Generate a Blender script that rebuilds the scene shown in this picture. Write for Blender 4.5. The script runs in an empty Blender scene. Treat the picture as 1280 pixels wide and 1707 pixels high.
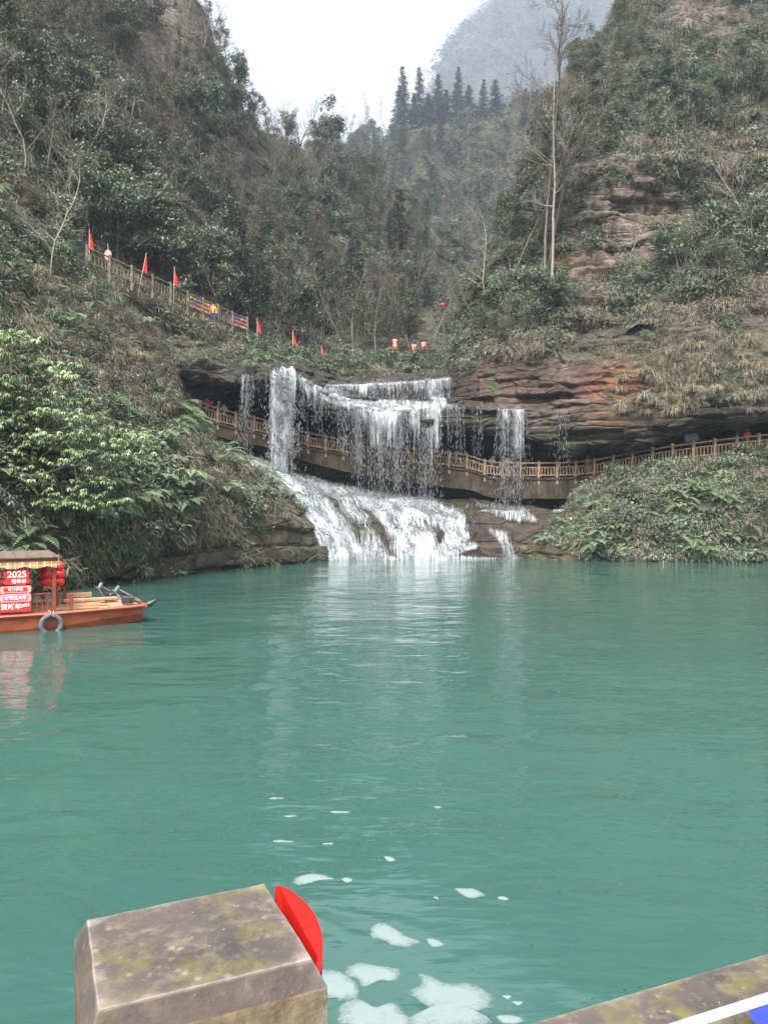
import bpy, bmesh, math, random
import numpy as np
from mathutils import Vector, Matrix

# ------------------------------------------------------------------ camera, sky, sun, exposure
C = bpy.context.scene
COL = C.collection
F, CX, CY, CZ = 1282.0, 640.0, 853.5, 3.0          # focal length in photo pixels, principal point, eye height
cam = bpy.data.objects.new('camera', bpy.data.cameras.new('camera'))
COL.objects.link(cam); C.camera = cam
cam.location = (0, 0, CZ); cam.rotation_euler = (math.radians(90), 0, 0)
cam.data.sensor_fit = 'HORIZONTAL'; cam.data.sensor_width = 36; cam.data.lens = 36 * F / 1280
cam.data.clip_start = 0.05; cam.data.clip_end = 6000

SUN_EL, SUN_ROT = math.radians(58), math.radians(200)
W = bpy.data.worlds.new('World'); C.world = W; W.use_nodes = True
nt = W.node_tree; nt.nodes.clear()
sky = nt.nodes.new('ShaderNodeTexSky'); sky.sky_type = 'NISHITA'; sky.sun_disc = False
sky.sun_elevation = SUN_EL; sky.sun_rotation = SUN_ROT; sky.air_density = 1.0; sky.dust_density = 8.0; sky.ozone_density = 1.0
hs = nt.nodes.new('ShaderNodeHueSaturation'); hs.inputs['Saturation'].default_value = 0.10
bg = nt.nodes.new('ShaderNodeBackground'); bg.inputs['Strength'].default_value = 0.12
wo = nt.nodes.new('ShaderNodeOutputWorld')
nt.links.new(sky.outputs[0], hs.inputs['Color']); nt.links.new(hs.outputs[0], bg.inputs[0]); nt.links.new(bg.outputs[0], wo.inputs[0])
sl = bpy.data.lights.new('sun', 'SUN'); sl.energy = 1.5; sl.angle = math.radians(14); sl.color = (1, .96, .9)
so = bpy.data.objects.new('sun', sl); COL.objects.link(so)
so.rotation_euler = (math.radians(34), 0, math.radians(-20))
C.view_settings.view_transform = 'Standard'; C.view_settings.look = 'None'
C.view_settings.exposure = 1.75; C.view_settings.gamma = 1.0; C.view_settings.use_curve_mapping = False
C.render.engine = 'CYCLES'
cy = C.cycles
cy.use_denoising = True; cy.max_bounces = 6; cy.diffuse_bounces = 4; cy.glossy_bounces = 3; cy.transparent_max_bounces = 24
cy.volume_bounces = 1; cy.use_adaptive_sampling = True; cy.adaptive_threshold = 0.02; cy.caustics_reflective = False; cy.caustics_refractive = False

# ------------------------------------------------------------------ helpers
def P(px, py, Y): return np.array(((px - CX) / F * Y, Y, CZ + (CY - py) / F * Y))
def PZ(px, z, Y): return np.array(((px - CX) / F * Y, Y, z))
def proj(p):
    p = np.asarray(p, float); y = np.maximum(p[..., 1], .1)
    return CX + p[..., 0] / y * F, CY - (p[..., 2] - CZ) / y * F

def _h(ix, iy, iz, s):
    h = (ix.astype(np.int64) * 374761393 + iy.astype(np.int64) * 668265263 + iz.astype(np.int64) * 2147483647 + s * 974634777) & 0xffffffff
    h = ((h ^ (h >> 13)) * 1274126177) & 0xffffffff
    h = ((h ^ (h >> 16)) * 2246822519) & 0xffffffff
    return ((h ^ (h >> 15)) & 0xffff) / 65535.0
def vnoise(p, s=0):
    p = np.asarray(p, float); i = np.floor(p).astype(np.int64); f = p - i; f = f * f * (3 - 2 * f)
    r = 0
    for a in (0, 1):
        for b in (0, 1):
            for c in (0, 1):
                w = (f[..., 0] if a else 1 - f[..., 0]) * (f[..., 1] if b else 1 - f[..., 1]) * (f[..., 2] if c else 1 - f[..., 2])
                r = r + w * _h(i[..., 0] + a, i[..., 1] + b, i[..., 2] + c, s)
    return r
def fbm(p, s=0, o=4):
    r = 0; a = .5; t = 0; p = np.asarray(p, float)
    for k in range(o): r = r + a * vnoise(p * 2 ** k, s + k * 17); t += a; a *= .5
    return r / t

def mesh_np(name, V, Q, mat=None, attrs=None, uv=None, smooth=False, mat_idx=None):
    """V (n,3), Q (m,4) or (m,3) int."""
    V = np.ascontiguousarray(V, np.float32).reshape(-1, 3); Q = np.ascontiguousarray(Q, np.int32); m, k = Q.shape
    me = bpy.data.meshes.new(name)
    me.vertices.add(len(V)); me.vertices.foreach_set('co', V.ravel())
    me.loops.add(m * k); me.loops.foreach_set('vertex_index', Q.ravel())
    me.polygons.add(m); me.polygons.foreach_set('loop_start', np.arange(0, m * k, k, dtype=np.int32))
    if smooth: me.polygons.foreach_set('use_smooth', np.ones(m, bool))
    if mat_idx is not None: me.polygons.foreach_set('material_index', np.asarray(mat_idx, np.int32))
    for mm in (mat if isinstance(mat, (list, tuple)) else [mat]):
        if mm: me.materials.append(mm)
    for an, (dom, arr) in (attrs or {}).items():
        at = me.attributes.new(an, 'FLOAT', dom); at.data.foreach_set('value', np.ascontiguousarray(arr, np.float32).ravel())
    if uv is not None:
        ul = me.uv_layers.new(name='UVMap'); ul.data.foreach_set('uv', np.ascontiguousarray(uv, np.float32)[Q.ravel()].ravel())
    me.update(calc_edges=True)
    return me

def obj(name, me, parent=None, **props):
    o = bpy.data.objects.new(name, me); COL.objects.link(o)
    if parent is not None: o.parent = parent
    for k, v in props.items(): o[k] = v
    return o
def empty(name, loc, label, cat, group=None, rz=0, scale=1):
    o = bpy.data.objects.new(name, None); COL.objects.link(o); o.location = loc; o.rotation_euler = (0, 0, rz)
    o.scale = (scale,) * 3; o.empty_display_size = .2
    o['label'] = label; o['category'] = cat
    if group: o['group'] = group
    return o
def dup(root, loc, rz=0, scale=1, label=None, group=None, tilt=(0, 0)):
    r = root.copy(); COL.objects.link(r); r.location = loc; r.rotation_euler = (tilt[0], tilt[1], rz)
    r.scale = (scale,) * 3 if not hasattr(scale, '__len__') else scale
    if label: r['label'] = label
    if group: r['group'] = group
    for ch in list(root.children):
        c = ch.copy(); COL.objects.link(c); c.parent = r
        for g in ch.children:
            d = g.copy(); COL.objects.link(d); d.parent = c
    return r

# --- bmesh-like accumulator for hard things
class MB:
    def __init__(s): s.v = []; s.f = []; s.m = []
    def add(s, vs, fs, mi=0):
        b = len(s.v); s.v += [tuple(map(float, v)) for v in vs]; s.f += [tuple(i + b for i in f) for f in fs]; s.m += [mi] * len(fs)
    def box(s, c, size, rz=0, mi=0, bevel=0, M=None):
        x, y, z = [t / 2 for t in size]; b = bevel
        if b:
            vs = []
            for sz in (-1, 1):
                for (o1, o2) in ((b, 0), (0, b)):
                    zz = sz * (z - (0 if o1 else b))
                    ix = x - o1; iy = y - o1
                    vs.append([(-ix, -iy, zz), (ix, -iy, zz), (ix, iy, zz), (-ix, iy, zz)])
            rings = [vs[0], vs[1], vs[3], vs[2]]
            V = [p for r in rings for p in r]; Fs = [(3, 2, 1, 0), (12, 13, 14, 15)]
            for k in range(3):
                for i in range(4): Fs.append((k * 4 + i, k * 4 + (i + 1) % 4, k * 4 + 4 + (i + 1) % 4, k * 4 + 4 + i))
        else:
            V = [(a, b_, c_) for c_ in (-z, z) for (a, b_) in ((-x, -y), (x, -y), (x, y), (-x, y))]
            Fs = [(3, 2, 1, 0), (4, 5, 6, 7), (0, 1, 5, 4), (1, 2, 6, 5), (2, 3, 7, 6), (3, 0, 4, 7)]
        cr, sr = math.cos(rz), math.sin(rz)
        V = [(c[0] + a * cr - b_ * sr, c[1] + a * sr + b_ * cr, c[2] + d) for a, b_, d in V]
        s.add(V, Fs, mi)
    def tube(s, pts, rad, n=8, mi=0, cap=True):
        pts = [Vector(p) for p in pts]; rad = rad if hasattr(rad, '__len__') else [rad] * len(pts)
        V = []; Fs = []; up = None
        for i, p in enumerate(pts):
            d = (pts[min(i + 1, len(pts) - 1)] - pts[max(i - 1, 0)]); d = d.normalized() if d.length > 1e-9 else Vector((0, 0, 1))
            if up is None: up = Vector((0, 0, 1)) if abs(d.z) < .9 else Vector((1, 0, 0))
            a = d.cross(up).normalized(); b = d.cross(a)
            up = -b if False else up
            for k in range(n):
                t = 2 * math.pi * k / n; V.append(p + (a * math.cos(t) + b * math.sin(t)) * rad[i])
        for i in range(len(pts) - 1):
            for k in range(n): Fs.append((i * n + k, i * n + (k + 1) % n, (i + 1) * n + (k + 1) % n, (i + 1) * n + k))
        if cap: Fs.append(tuple(range(n - 1, -1, -1))); Fs.append(tuple((len(pts) - 1) * n + k for k in range(n)))
        s.add(V, Fs, mi)
    def lathe(s, c, prof, n=16, mi=0, M=None):
        V = []; Fs = []
        for (r, z) in prof:
            for k in range(n):
                t = 2 * math.pi * k / n; v = Vector((r * math.cos(t), r * math.sin(t), z))
                if M is not None: v = M @ v
                V.append((c[0] + v[0], c[1] + v[1], c[2] + v[2]))
        for i in range(len(prof) - 1):
            for k in range(n): Fs.append((i * n + k, i * n + (k + 1) % n, (i + 1) * n + (k + 1) % n, (i + 1) * n + k))
        Fs.append(tuple(range(n - 1, -1, -1))); Fs.append(tuple((len(prof) - 1) * n + k for k in range(n)))
        s.add(V, Fs, mi)
    def prism(s, outline, off, mi=0):
        """outline: list of 3D points; off: 3D extrusion"""
        n = len(outline); V = [tuple(p) for p in outline] + [tuple(p[i] + off[i] for i in range(3)) for p in outline]
        Fs = [tuple(range(n)), tuple(range(2 * n - 1, n - 1, -1))] + [(i, i + n, (i + 1) % n + n, (i + 1) % n) for i in range(n)]
        s.add(V, Fs, mi)
    def build(s, name, mat, parent=None, smooth=False, **props):
        me = bpy.data.meshes.new(name); me.from_pydata(s.v, [], s.f)
        for m in (mat if isinstance(mat, (list, tuple)) else [mat]): me.materials.append(m)
        me.polygons.foreach_set('material_index', s.m)
        bm = bmesh.new(); bm.from_mesh(me); bmesh.ops.recalc_face_normals(bm, faces=bm.faces); bm.to_mesh(me); bm.free()
        if smooth:
            me.polygons.foreach_set('use_smooth', [True] * len(me.polygons))
            if hasattr(me, 'set_sharp_from_angle'): me.set_sharp_from_angle(angle=math.radians(40))
        return obj(name, me, parent, **props)

# ------------------------------------------------------------------ materials
class NB:
    def __init__(s, name):
        s.m = bpy.data.materials.new(name); s.m.use_nodes = True; s.t = s.m.node_tree; s.t.nodes.clear()
        s.out = s.n('OutputMaterial'); s.tc = None
    def n(s, typ, ins=None, **kw):
        nd = s.t.nodes.new('ShaderNode' + typ)
        for k, v in kw.items(): setattr(nd, k, v)
        for k, v in (ins or {}).items(): s.set(nd, k, v)
        return nd
    def set(s, nd, k, v):
        if isinstance(v, bpy.types.NodeSocket): s.t.links.new(v, nd.inputs[k])
        elif isinstance(v, bpy.types.Node): s.t.links.new(v.outputs[0], nd.inputs[k])
        else:
            if isinstance(v, tuple) and len(v) == 3 and len(getattr(nd.inputs[k], 'default_value', v)) == 4: v = v + (1,)
            nd.inputs[k].default_value = v
    def coord(s, scale=(1, 1, 1), obj=True):
        if s.tc is None: s.tc = s.n('TexCoord') if obj else None
        return s.n('Mapping', {'Vector': s.tc.outputs['Object'], 'Scale': scale}).outputs[0]
    def noise(s, scale, vec=None, detail=4, rough=.55, dist=0):
        return s.n('TexNoise', {'Vector': vec if vec is not None else s.coord(), 'Scale': scale, 'Detail': detail, 'Roughness': rough, 'Distortion': dist}).outputs[0]
    def ramp(s, fac, stops, interp='LINEAR'):
        r = s.n('ValToRGB', {'Fac': fac}); cr = r.color_ramp; cr.interpolation = interp
        while len(cr.elements) < len(stops): cr.elements.new(.5)
        for e, (p, c) in zip(cr.elements, stops):
            e.position = p; e.color = (c, c, c, 1) if not hasattr(c, '__len__') else tuple(c) + (1,) if len(c) == 3 else c
        return r.outputs[0]
    def mix(s, fac, a, b, mode='MIX'):
        n = s.n('Mix', data_type='RGBA', blend_type=mode); n.clamp_factor = True
        for k, v in ((0, fac), (6, a), (7, b)):
            if isinstance(v, bpy.types.NodeSocket): s.t.links.new(v, n.inputs[k])
            else: n.inputs[k].default_value = v if k == 0 else ((v, v, v, 1) if not hasattr(v, '__len__') else tuple(v[:3]) + (1,))
        return n.outputs[2]
    def math(s, op, a, b=0.0, clamp=False):
        n = s.n('Math', operation=op); n.use_clamp = clamp
        for k, v in ((0, a), (1, b)):
            if isinstance(v, bpy.types.NodeSocket): s.t.links.new(v, n.inputs[k])
            else: n.inputs[k].default_value = v
        return n.outputs[0]
    def attr(s, name): return s.n('Attribute', attribute_name=name).outputs['Fac']
    def bump(s, h, strength=.5, dist=.1): return s.n('Bump', {'Height': h, 'Strength': strength, 'Distance': dist}).outputs[0]
    def bsdf(s, color, rough=.8, spec=.3, bump=None, **kw):
        ins = {'Base Color': color, 'Roughness': rough, 'Specular IOR Level': spec}
        if bump is not None: ins['Normal'] = bump
        ins.update(kw)
        return s.n('BsdfPrincipled', ins).outputs[0]
    def done(s, sh): s.t.links.new(sh, s.out.inputs['Surface']); return s.m

def leaf_mat(name, stops, rough=.5, trans=.22, var=.25, spec=.35):
    b = NB(name); t = b.attr('tone')
    col = b.ramp(t, stops)
    oi = b.n('ObjectInfo')
    v = b.math('MULTIPLY_ADD', oi.outputs['Random'], var * 2); b.t.nodes[-1].inputs[2].default_value = 1 - var
    h = b.math('MULTIPLY_ADD', oi.outputs['Random'], .03); b.t.nodes[-1].inputs[2].default_value = .487
    hsv = b.n('HueSaturation', {'Color': col, 'Value': v, 'Hue': h, 'Saturation': .8})
    p = b.bsdf(hsv.outputs[0], rough, spec)
    tr = b.n('BsdfTranslucent', {'Color': hsv.outputs[0]}).outputs[0]
    mx = b.n('MixShader', {0: trans}); b.t.links.new(p, mx.inputs[1]); b.t.links.new(tr, mx.inputs[2])
    return b.done(mx.outputs[0])

G_DARK = [(0, (.018, .03, .015)), (.35, (.04, .065, .028)), (.7, (.09, .13, .06)), (1, (.17, .22, .11))]
M_ever = leaf_mat('glossy_evergreen_leaf', [(0, (.034, .046, .026)), (.35, (.074, .096, .052)), (.7, (.142, .172, .096)), (1, (.24, .27, .17))], .55, spec=.3)
M_olive = leaf_mat('olive_leaf', [(0, (.045, .05, .03)), (.4, (.09, .105, .055)), (.75, (.16, .18, .09)), (1, (.27, .28, .16))], .5)
M_conif = leaf_mat('conifer_needle', [(0, (.02, .038, .024)), (.5, (.045, .075, .042)), (1, (.09, .125, .07))], .7, .1, spec=.15)
M_bright = leaf_mat('pale_green_leaf', [(0, (.06, .10, .035)), (.35, (.14, .21, .075)), (.7, (.26, .34, .13)), (1, (.42, .50, .24))], .5, .3, .1)
M_fern = leaf_mat('fern_leaf', [(0, (.06, .10, .04)), (.5, (.13, .20, .085)), (1, (.26, .34, .15))], .55, .25)
M_straw = leaf_mat('dry_grass', [(0, (.12, .09, .05)), (.5, (.27, .215, .125)), (1, (.45, .38, .24))], .7, .2)
M_dryleaf = leaf_mat('dry_leaf', [(0, (.06, .048, .034)), (.5, (.135, .112, .078)), (1, (.25, .21, .15))], .7, .2)
M_under = leaf_mat('undergrowth_leaf', [(0, (.04, .032, .02)), (.16, (.115, .092, .058)), (.3, (.24, .205, .125)), (.42, (.11, .12, .06)),
                   (.55, (.05, .07, .034)), (.75, (.105, .15, .075)), (.92, (.20, .26, .125)), (1, (.32, .38, .2))], .55, .2, 0)
M_far = leaf_mat('distant_leaf', [(0, (.02, .03, .02)), (.5, (.045, .062, .036)), (.8, (.075, .09, .052)), (1, (.11, .095, .07))], .7, .1, 0)
def bark_mat(name, a, c):
    b = NB(name); v = b.coord((1, 1, .3)); n = b.noise(6, v, 6, .65)
    oi = b.n('ObjectInfo')
    col = b.ramp(n, [(.3, a), (.7, c)])
    return b.done(b.bsdf(col, .9, .2, b.bump(n, .6, .05)))
M_bark = bark_mat('grey_brown_bark', (.07, .055, .045), (.17, .145, .12))
M_twig = bark_mat('dull_brown_twig', (.085, .075, .062), (.19, .168, .142))
M_pale = bark_mat('pale_bark', (.17, .15, .12), (.34, .31, .26))

def rock_mat():
    b = NB('layered_rock'); c = b.coord(); lay = b.coord((.5, .5, 1.9))
    n1 = b.noise(.35, c, 6, .6); n2 = b.noise(1.6, lay, 6, .65, .6); n3 = b.noise(5, c, 6, .7); n4 = b.noise(.9, c, 4, .6, 1.0)
    base = b.ramp(n2, [(.28, (.016, .013, .012)), (.42, (.05, .038, .028)), (.55, (.10, .075, .055)), (.66, (.17, .14, .105)), (.85, (.07, .058, .048))])
    base = b.mix(b.ramp(n4, [(.5, 0.0), (.66, .7)]), base, (.10, .055, .032))
    dark = b.ramp(n1, [(.38, .35), (.6, 1.0)])
    base = b.mix(1.0, base, dark, 'MULTIPLY')
    org = b.math('MULTIPLY', b.attr('orange'), b.ramp(n4, [(.3, .2), (.5, .85)]), True)
    base = b.mix(org, base, b.ramp(n3, [(.35, (.10, .045, .02)), (.6, (.28, .11, .045)), (.75, (.30, .19, .12))]))
    red = b.math('MULTIPLY', b.attr('red'), b.ramp(n3, [(.35, .3), (.55, .9)]), True)
    base = b.mix(red, base, b.ramp(n3, [(.4, (.09, .04, .03)), (.65, (.24, .13, .10))]))
    pale = b.math('MULTIPLY', b.attr('pale'), b.ramp(n2, [(.35, .1), (.55, 1.0)]), True)
    base = b.mix(pale, base, b.ramp(b.noise(1.1, b.coord((1.2, 1.2, .8)), 5, .7), [(.35, (.09, .068, .052)), (.5, (.20, .165, .13)), (.62, (.27, .235, .20)), (.72, (.24, .14, .08))]))
    moss = b.math('MULTIPLY', b.attr('moss'), b.ramp(n3, [(.4, .1), (.55, 1.0)]), True)
    base = b.mix(moss, base, b.ramp(n4, [(.35, (.03, .045, .015)), (.65, (.10, .13, .035))]))
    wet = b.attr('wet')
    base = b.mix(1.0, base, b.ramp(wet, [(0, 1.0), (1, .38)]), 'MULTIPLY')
    vc = b.n('TexVoronoi', {'Vector': b.n('Mapping', {'Vector': b.mix(.12, b.coord((.42, .42, 1.0)), b.n('TexNoise', {'Vector': c, 'Scale': .8, 'Detail': 4.0}).outputs['Color'])}).outputs[0], 'Scale': 1.0}, feature='DISTANCE_TO_EDGE')
    crack = b.ramp(vc.outputs['Distance'], [(0, 0.0), (.07, 1.0)])
    base = b.mix(b.math('MULTIPLY', b.math('SUBTRACT', 1.0, crack), b.ramp(n1, [(.4, .15), (.6, .75)])), base, (.02, .017, .014))
    base = b.mix(b.ramp(b.noise(2.2, b.coord((1, 1, .22)), 5, .7), [(.52, 0.0), (.68, .6)]), base, (.035, .028, .024))
    rough = b.ramp(wet, [(0, .85), (1, .35)])
    h = b.math('ADD', b.math('ADD', b.math('MULTIPLY', n2, .6), b.math('MULTIPLY', n3, .4)), b.math('MULTIPLY', crack, .35))
    return b.done(b.bsdf(base, rough, .35, b.bump(h, 1.0, .4)))
M_rock = rock_mat()
def soil_mat():
    b = NB('leafy_soil'); c = b.coord(); n1 = b.noise(.5, c, 6, .65); n2 = b.noise(6, c, 6, .7)
    col = b.ramp(n1, [(.3, (.04, .034, .022)), (.5, (.085, .07, .045)), (.6, (.07, .08, .04)), (.75, (.12, .10, .07))])
    return b.done(b.bsdf(col, .95, .1, b.bump(n2, 1, .3)))
M_soil = soil_mat()
def conc_mat(name, a, c, d, sc=1.0, lich=None):
    b = NB(name); co = b.coord(); n1 = b.noise(1.2 * sc, co, 6, .65); n2 = b.noise(14 * sc, co, 6, .7); n3 = b.noise(3 * sc, b.coord((1, 1, .25)), 5, .7)
    col = b.ramp(n1, [(.3, a), (.55, c), (.75, d)])
    col = b.mix(b.ramp(n3, [(.42, 0.0), (.62, .85)]), col, tuple(t * .35 for t in a))
    col = b.mix(b.ramp(n2, [(.55, 0.0), (.75, .5)]), col, d)
    if lich: col = b.mix(b.ramp(b.noise(5 * sc, co, 4, .6), [(.56, 0.0), (.68, .6)]), col, lich)
    return b.done(b.bsdf(col, .88, .25, b.bump(n2, .5, .02 / sc)))
M_wall = conc_mat('stained_concrete', (.03, .024, .017), (.065, .05, .032), (.11, .085, .055), .8, (.045, .055, .018))
M_post = conc_mat('tan_timber_look_concrete', (.21, .145, .095), (.32, .225, .15), (.41, .31, .22), 2.5)
M_post2 = conc_mat('weathered_grey_concrete_post', (.15, .125, .085), (.23, .195, .14), (.30, .26, .20), 2.5)
def simple(name, c, rough=.6, spec=.4, metal=0, var=.15, sc=8):
    b = NB(name); n = b.noise(sc, None, 5, .65)
    col = b.mix(b.ramp(n, [(.3, 0.0), (.7, 1.0)]), tuple(x * (1 - var) for x in c), tuple(min(1, x * (1 + var)) for x in c))
    return b.done(b.bsdf(col, rough, spec, b.bump(n, .15, .01), Metallic=metal))

# ------------------------------------------------------------------ lofted surfaces
LOFTS = {}
def cr1(A, n, axis):
    """Catmull-Rom resample of A (k,...,3) along axis to n samples"""
    A = np.moveaxis(A, axis, 0); k = A.shape[0]
    t = np.linspace(0, k - 1, n); i = np.minimum(t.astype(int), k - 2); f = (t - i).reshape((-1,) + (1,) * (A.ndim - 1))
    p0 = A[np.maximum(i - 1, 0)]; p1 = A[i]; p2 = A[i + 1]; p3 = A[np.minimum(i + 2, k - 1)]
    r = .5 * (2 * p1 + (p2 - p0) * f + (2 * p0 - 5 * p1 + 4 * p2 - p3) * f ** 2 + (3 * p1 - p0 - 3 * p2 + p3) * f ** 3)
    return np.moveaxis(r, 0, axis)
def gridnormals(G):
    du = np.gradient(G, axis=1); dv = np.gradient(G, axis=0); n = np.cross(du, dv)
    n /= np.linalg.norm(n, axis=-1, keepdims=True) + 1e-9
    tocam = np.array((0, 0, CZ)) - G
    if (n * tocam).sum(-1).mean() < 0: n = -n
    return n
def pt(q): return P(*q) if len(q) == 3 else PZ(q[0], q[3], q[2])   # (px,py,Y) or (px,_,Y,z)
def loft(name, rows, nu, nv, mat, disp, attrf=None, **props):
    A = np.array([[pt(q) for q in r] for r in rows])
    G = cr1(cr1(A, nv, 0), nu, 1)
    N = gridnormals(G)
    if disp: G = disp(G, N)
    N = gridnormals(G)
    idx = np.arange(nu * nv).reshape(nv, nu)
    Q = np.stack([idx[:-1, :-1], idx[:-1, 1:], idx[1:, 1:], idx[1:, :-1]], -1).reshape(-1, 4)
    at = {k: ('POINT', v.ravel()) for k, v in (attrf(G, N) if attrf else {}).items()}
    V = G.reshape(-1, 3)
    me = mesh_np(name, V, Q, mat, at, smooth=True)
    o = obj(name, me, **props)
    LOFTS[o.name if False else props.get('label', name)] = None
    return {'G': G, 'N': N, 'o': o}
def d_rock(a1=.8, a2=.6, layer=.7, block=1.8, a3=.12):
    def f(G, N):
        big = (fbm(G / 5.0, 3) - .5) * 2 * a1
        s = G[..., 2] / layer + 1.6 * fbm(G / 7, 9); ci = np.floor(s); fr = s - ci
        along = G[..., 0] * .9 + G[..., 1] * .45
        k = np.floor(along / block + _h(ci, ci * 0, ci * 0, 5) * 7 + .7 * vnoise(G / 1.5, 4))
        st = (_h(ci, k, ci * 0, 11) - .5) * a2 + (_h(ci, ci * 0 + 3, ci * 0, 21) - .5) * a2 * 1.3
        st = st - .25 * a2 * (np.exp(-((fr) / .12) ** 2) + np.exp(-((1 - fr) / .12) ** 2))
        sm = (fbm(G / .8, 8) - .5) * 2 * a3
        H = N.copy(); H[..., 2] *= .3; H /= np.linalg.norm(H, axis=-1, keepdims=True) + 1e-6
        return G + N * (big + sm)[..., None] + H * st[..., None]
    return f
def d_soil(a1=1.2, sc=5.0, a2=.3):
    def f(G, N): return G + N * ((fbm(G / sc, 3) - .5) * 2 * a1 + (fbm(G / 1.2, 7) - .5) * 2 * a2)[..., None]
    return f
def blob(G, spots):
    px, py = proj(G); r = np.zeros(px.shape)
    for (x, y, sx, sy, a) in spots: r = np.maximum(r, a * np.exp(-((px - x) / sx) ** 2 - ((py - y) / sy) ** 2))
    return r

# ------------------------------------------------------------------ terrain data
# walkway centre line: px, py of the walkway floor edge, Y
WALK = [(250, 655, 57.5), (325, 690, 57), (370, 707, 57), (415, 718, 57.2), (445, 724, 57.3), (497, 741, 57.5), (520, 747, 57.7), (560, 754, 57.8), (610, 762, 58), (670, 770, 58),
        (740, 778, 58), (785, 783, 57.8), (820, 795, 57.5), (870, 796, 57), (930, 796, 56.2), (985, 793, 55.2), (1040, 783, 54), (1100, 773, 52.8), (1160, 765, 51.8), (1220, 758, 51), (1300, 750, 50), (1420, 738, 48.5)]
WP = [P(*w) for w in WALK]

cliff_cols = [  # px: back foot(py,Y), back top, lip under, crest, shelf back, top, far
    (180, (640, 62), (590, 60), (600, 54.5), (565, 54), (550, 56), (520, 59), (510, 66)),
    (250, (650, 63), (610, 62), (612, 55), (575, 55), (560, 57), (530, 61), (525, 68)),
    (330, (690, 63), (635, 62), (636, 55.6), (598, 55.3), (590, 58), (575, 63), (570, 70)),
    (400, (700, 63), (655, 62), (655, 56), (626, 55.6), (620, 58), (606, 63), (602, 70)),
    (450, (715, 63), (660, 62), (660, 56), (623, 55.8), (618, 58), (606, 64), (604, 72)),
    (500, (730, 63), (665, 62), (668, 56), (630, 55.9), (622, 58.5), (610, 64), (608, 72)),
    (535, (740, 63), (680, 62), (690, 56.3), (655, 56.2), (645, 59.5), (630, 62.2), (628, 72)),
    (570, (750, 63), (690, 62), (700, 56.6), (672, 56.5), (664, 60.5), (643, 62.2), (641, 72)),
    (640, (755, 63), (700, 62), (710, 56.8), (685, 56.7), (668, 61.2), (640, 62.2), (638, 72)),
    (700, (762, 63), (700, 62), (710, 56.8), (681, 56.7), (666, 61.2), (635, 62.2), (633, 72)),
    (752, (766, 63), (700, 62), (710, 56.8), (681, 56.7), (668, 60.5), (632, 62.0), (628, 70)),
    (800, (775, 62.5), (705, 61.5), (715, 56.6), (683, 56.5), (676, 57.8), (630, 59.5), (600, 62)),
    (870, (785, 62), (715, 61), (730, 56.0), (683, 55.9), (676, 56.8), (625, 58), (585, 60)),
    (930, (790, 61), (735, 60), (748, 55.0), (690, 54.5), (674, 55.4), (615, 57), (570, 59)),
    (1000, (788, 60), (738, 58.5), (748, 53.7), (690, 52.8), (660, 54), (600, 56), (548, 58.5)),
    (1080, (775, 58), (728, 57), (735, 52.3), (690, 51.6), (650, 53), (590, 55), (525, 57.5)),
    (1180, (760, 56.5), (712, 55.5), (716, 50.8), (668, 50.0), (632, 51.5), (570, 54), (505, 57)),
    (1290, (745, 55), (690, 54), (695, 49.2), (645, 48.6), (612, 50.5), (550, 53), (485, 56)),
    (1450, (720, 53), (665, 52), (668, 47), (620, 46.5), (585, 49), (520, 52), (450, 55)),
    (1650, (690, 51), (640, 50), (640, 45), (590, 44.5), (555, 47), (490, 50), (410, 54))]
cliff_rows = [[(c[0],) + c[k] for c in cliff_cols] for k in range(1, 8)]
def walk_z(px): return float(np.interp(px, [w[0] for w in WALK], [p[2] for p in WP]))
cliff_rows[0] = [(q[0], 0, q[2], walk_z(q[0]) - .9) for q in cliff_rows[0]]
def cliff_attr(G, N):
    px, py = proj(G)
    org = blob(G, [(1035, 635, 50, 32, 1), (1000, 650, 30, 25, .9), (1010, 700, 30, 30, .35)])
    red = blob(G, [(850, 645, 90, 26, .5), (940, 640, 50, 30, .3)])
    moss = blob(G, [(820, 640, 9, 16, 1.6), (940, 740, 40, 18, .9), (760, 690, 60, 12, .5), (400, 640, 40, 14, .6), (800, 695, 25, 14, .8), (560, 700, 60, 25, .35), (1000, 560, 90, 25, .35)])
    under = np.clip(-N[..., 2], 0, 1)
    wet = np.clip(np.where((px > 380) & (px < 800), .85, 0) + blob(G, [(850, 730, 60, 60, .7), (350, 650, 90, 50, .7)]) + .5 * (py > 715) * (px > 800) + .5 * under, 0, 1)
    return {'orange': org, 'red': red, 'moss': moss, 'wet': wet}
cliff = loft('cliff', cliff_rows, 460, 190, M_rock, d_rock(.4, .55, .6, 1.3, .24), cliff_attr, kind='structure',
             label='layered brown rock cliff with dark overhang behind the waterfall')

# walkway slab + retaining face + mossy undercut
def sweep_rows(fn, n): return [[fn(w, k) for w in WALK] for k in range(n)]
def walk_rows():
    rows = []
    for (dy, dpy) in ((-.25, 0), (-.30, 2), (.4, 30), (1.3, 38), (1.7, 52), (1.5, 66), (1.8, 90)):
        rows.append([(w[0], w[1] + dpy * (1.0 if w[0] > 560 else .6 + .4 * (w[0] - 250) / 310), w[2] + dy) for w in WALK])
    return rows
def wr_attr(G, N):
    px, py = proj(G); z = G[..., 2]
    return {'orange': z * 0, 'red': z * 0, 'moss': .9 * (fbm(G / 1.5, 2) > .38), 'wet': np.clip(.55 + blob(G, [(850, 850, 120, 20, .5)]), 0, 1)}
wr = walk_rows()
wr[2] = [(w[0], w[1] + 3, w[2] + .5) for w in WALK]
undercut = loft('rock', wr[2:], 300, 40, M_rock, d_rock(.25, .3, .4, 1.2, .08), wr_attr, kind='structure', label='mossy dark rock undercut below the walkway wall')
mb = MB()
V = []; Fs = []
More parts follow.
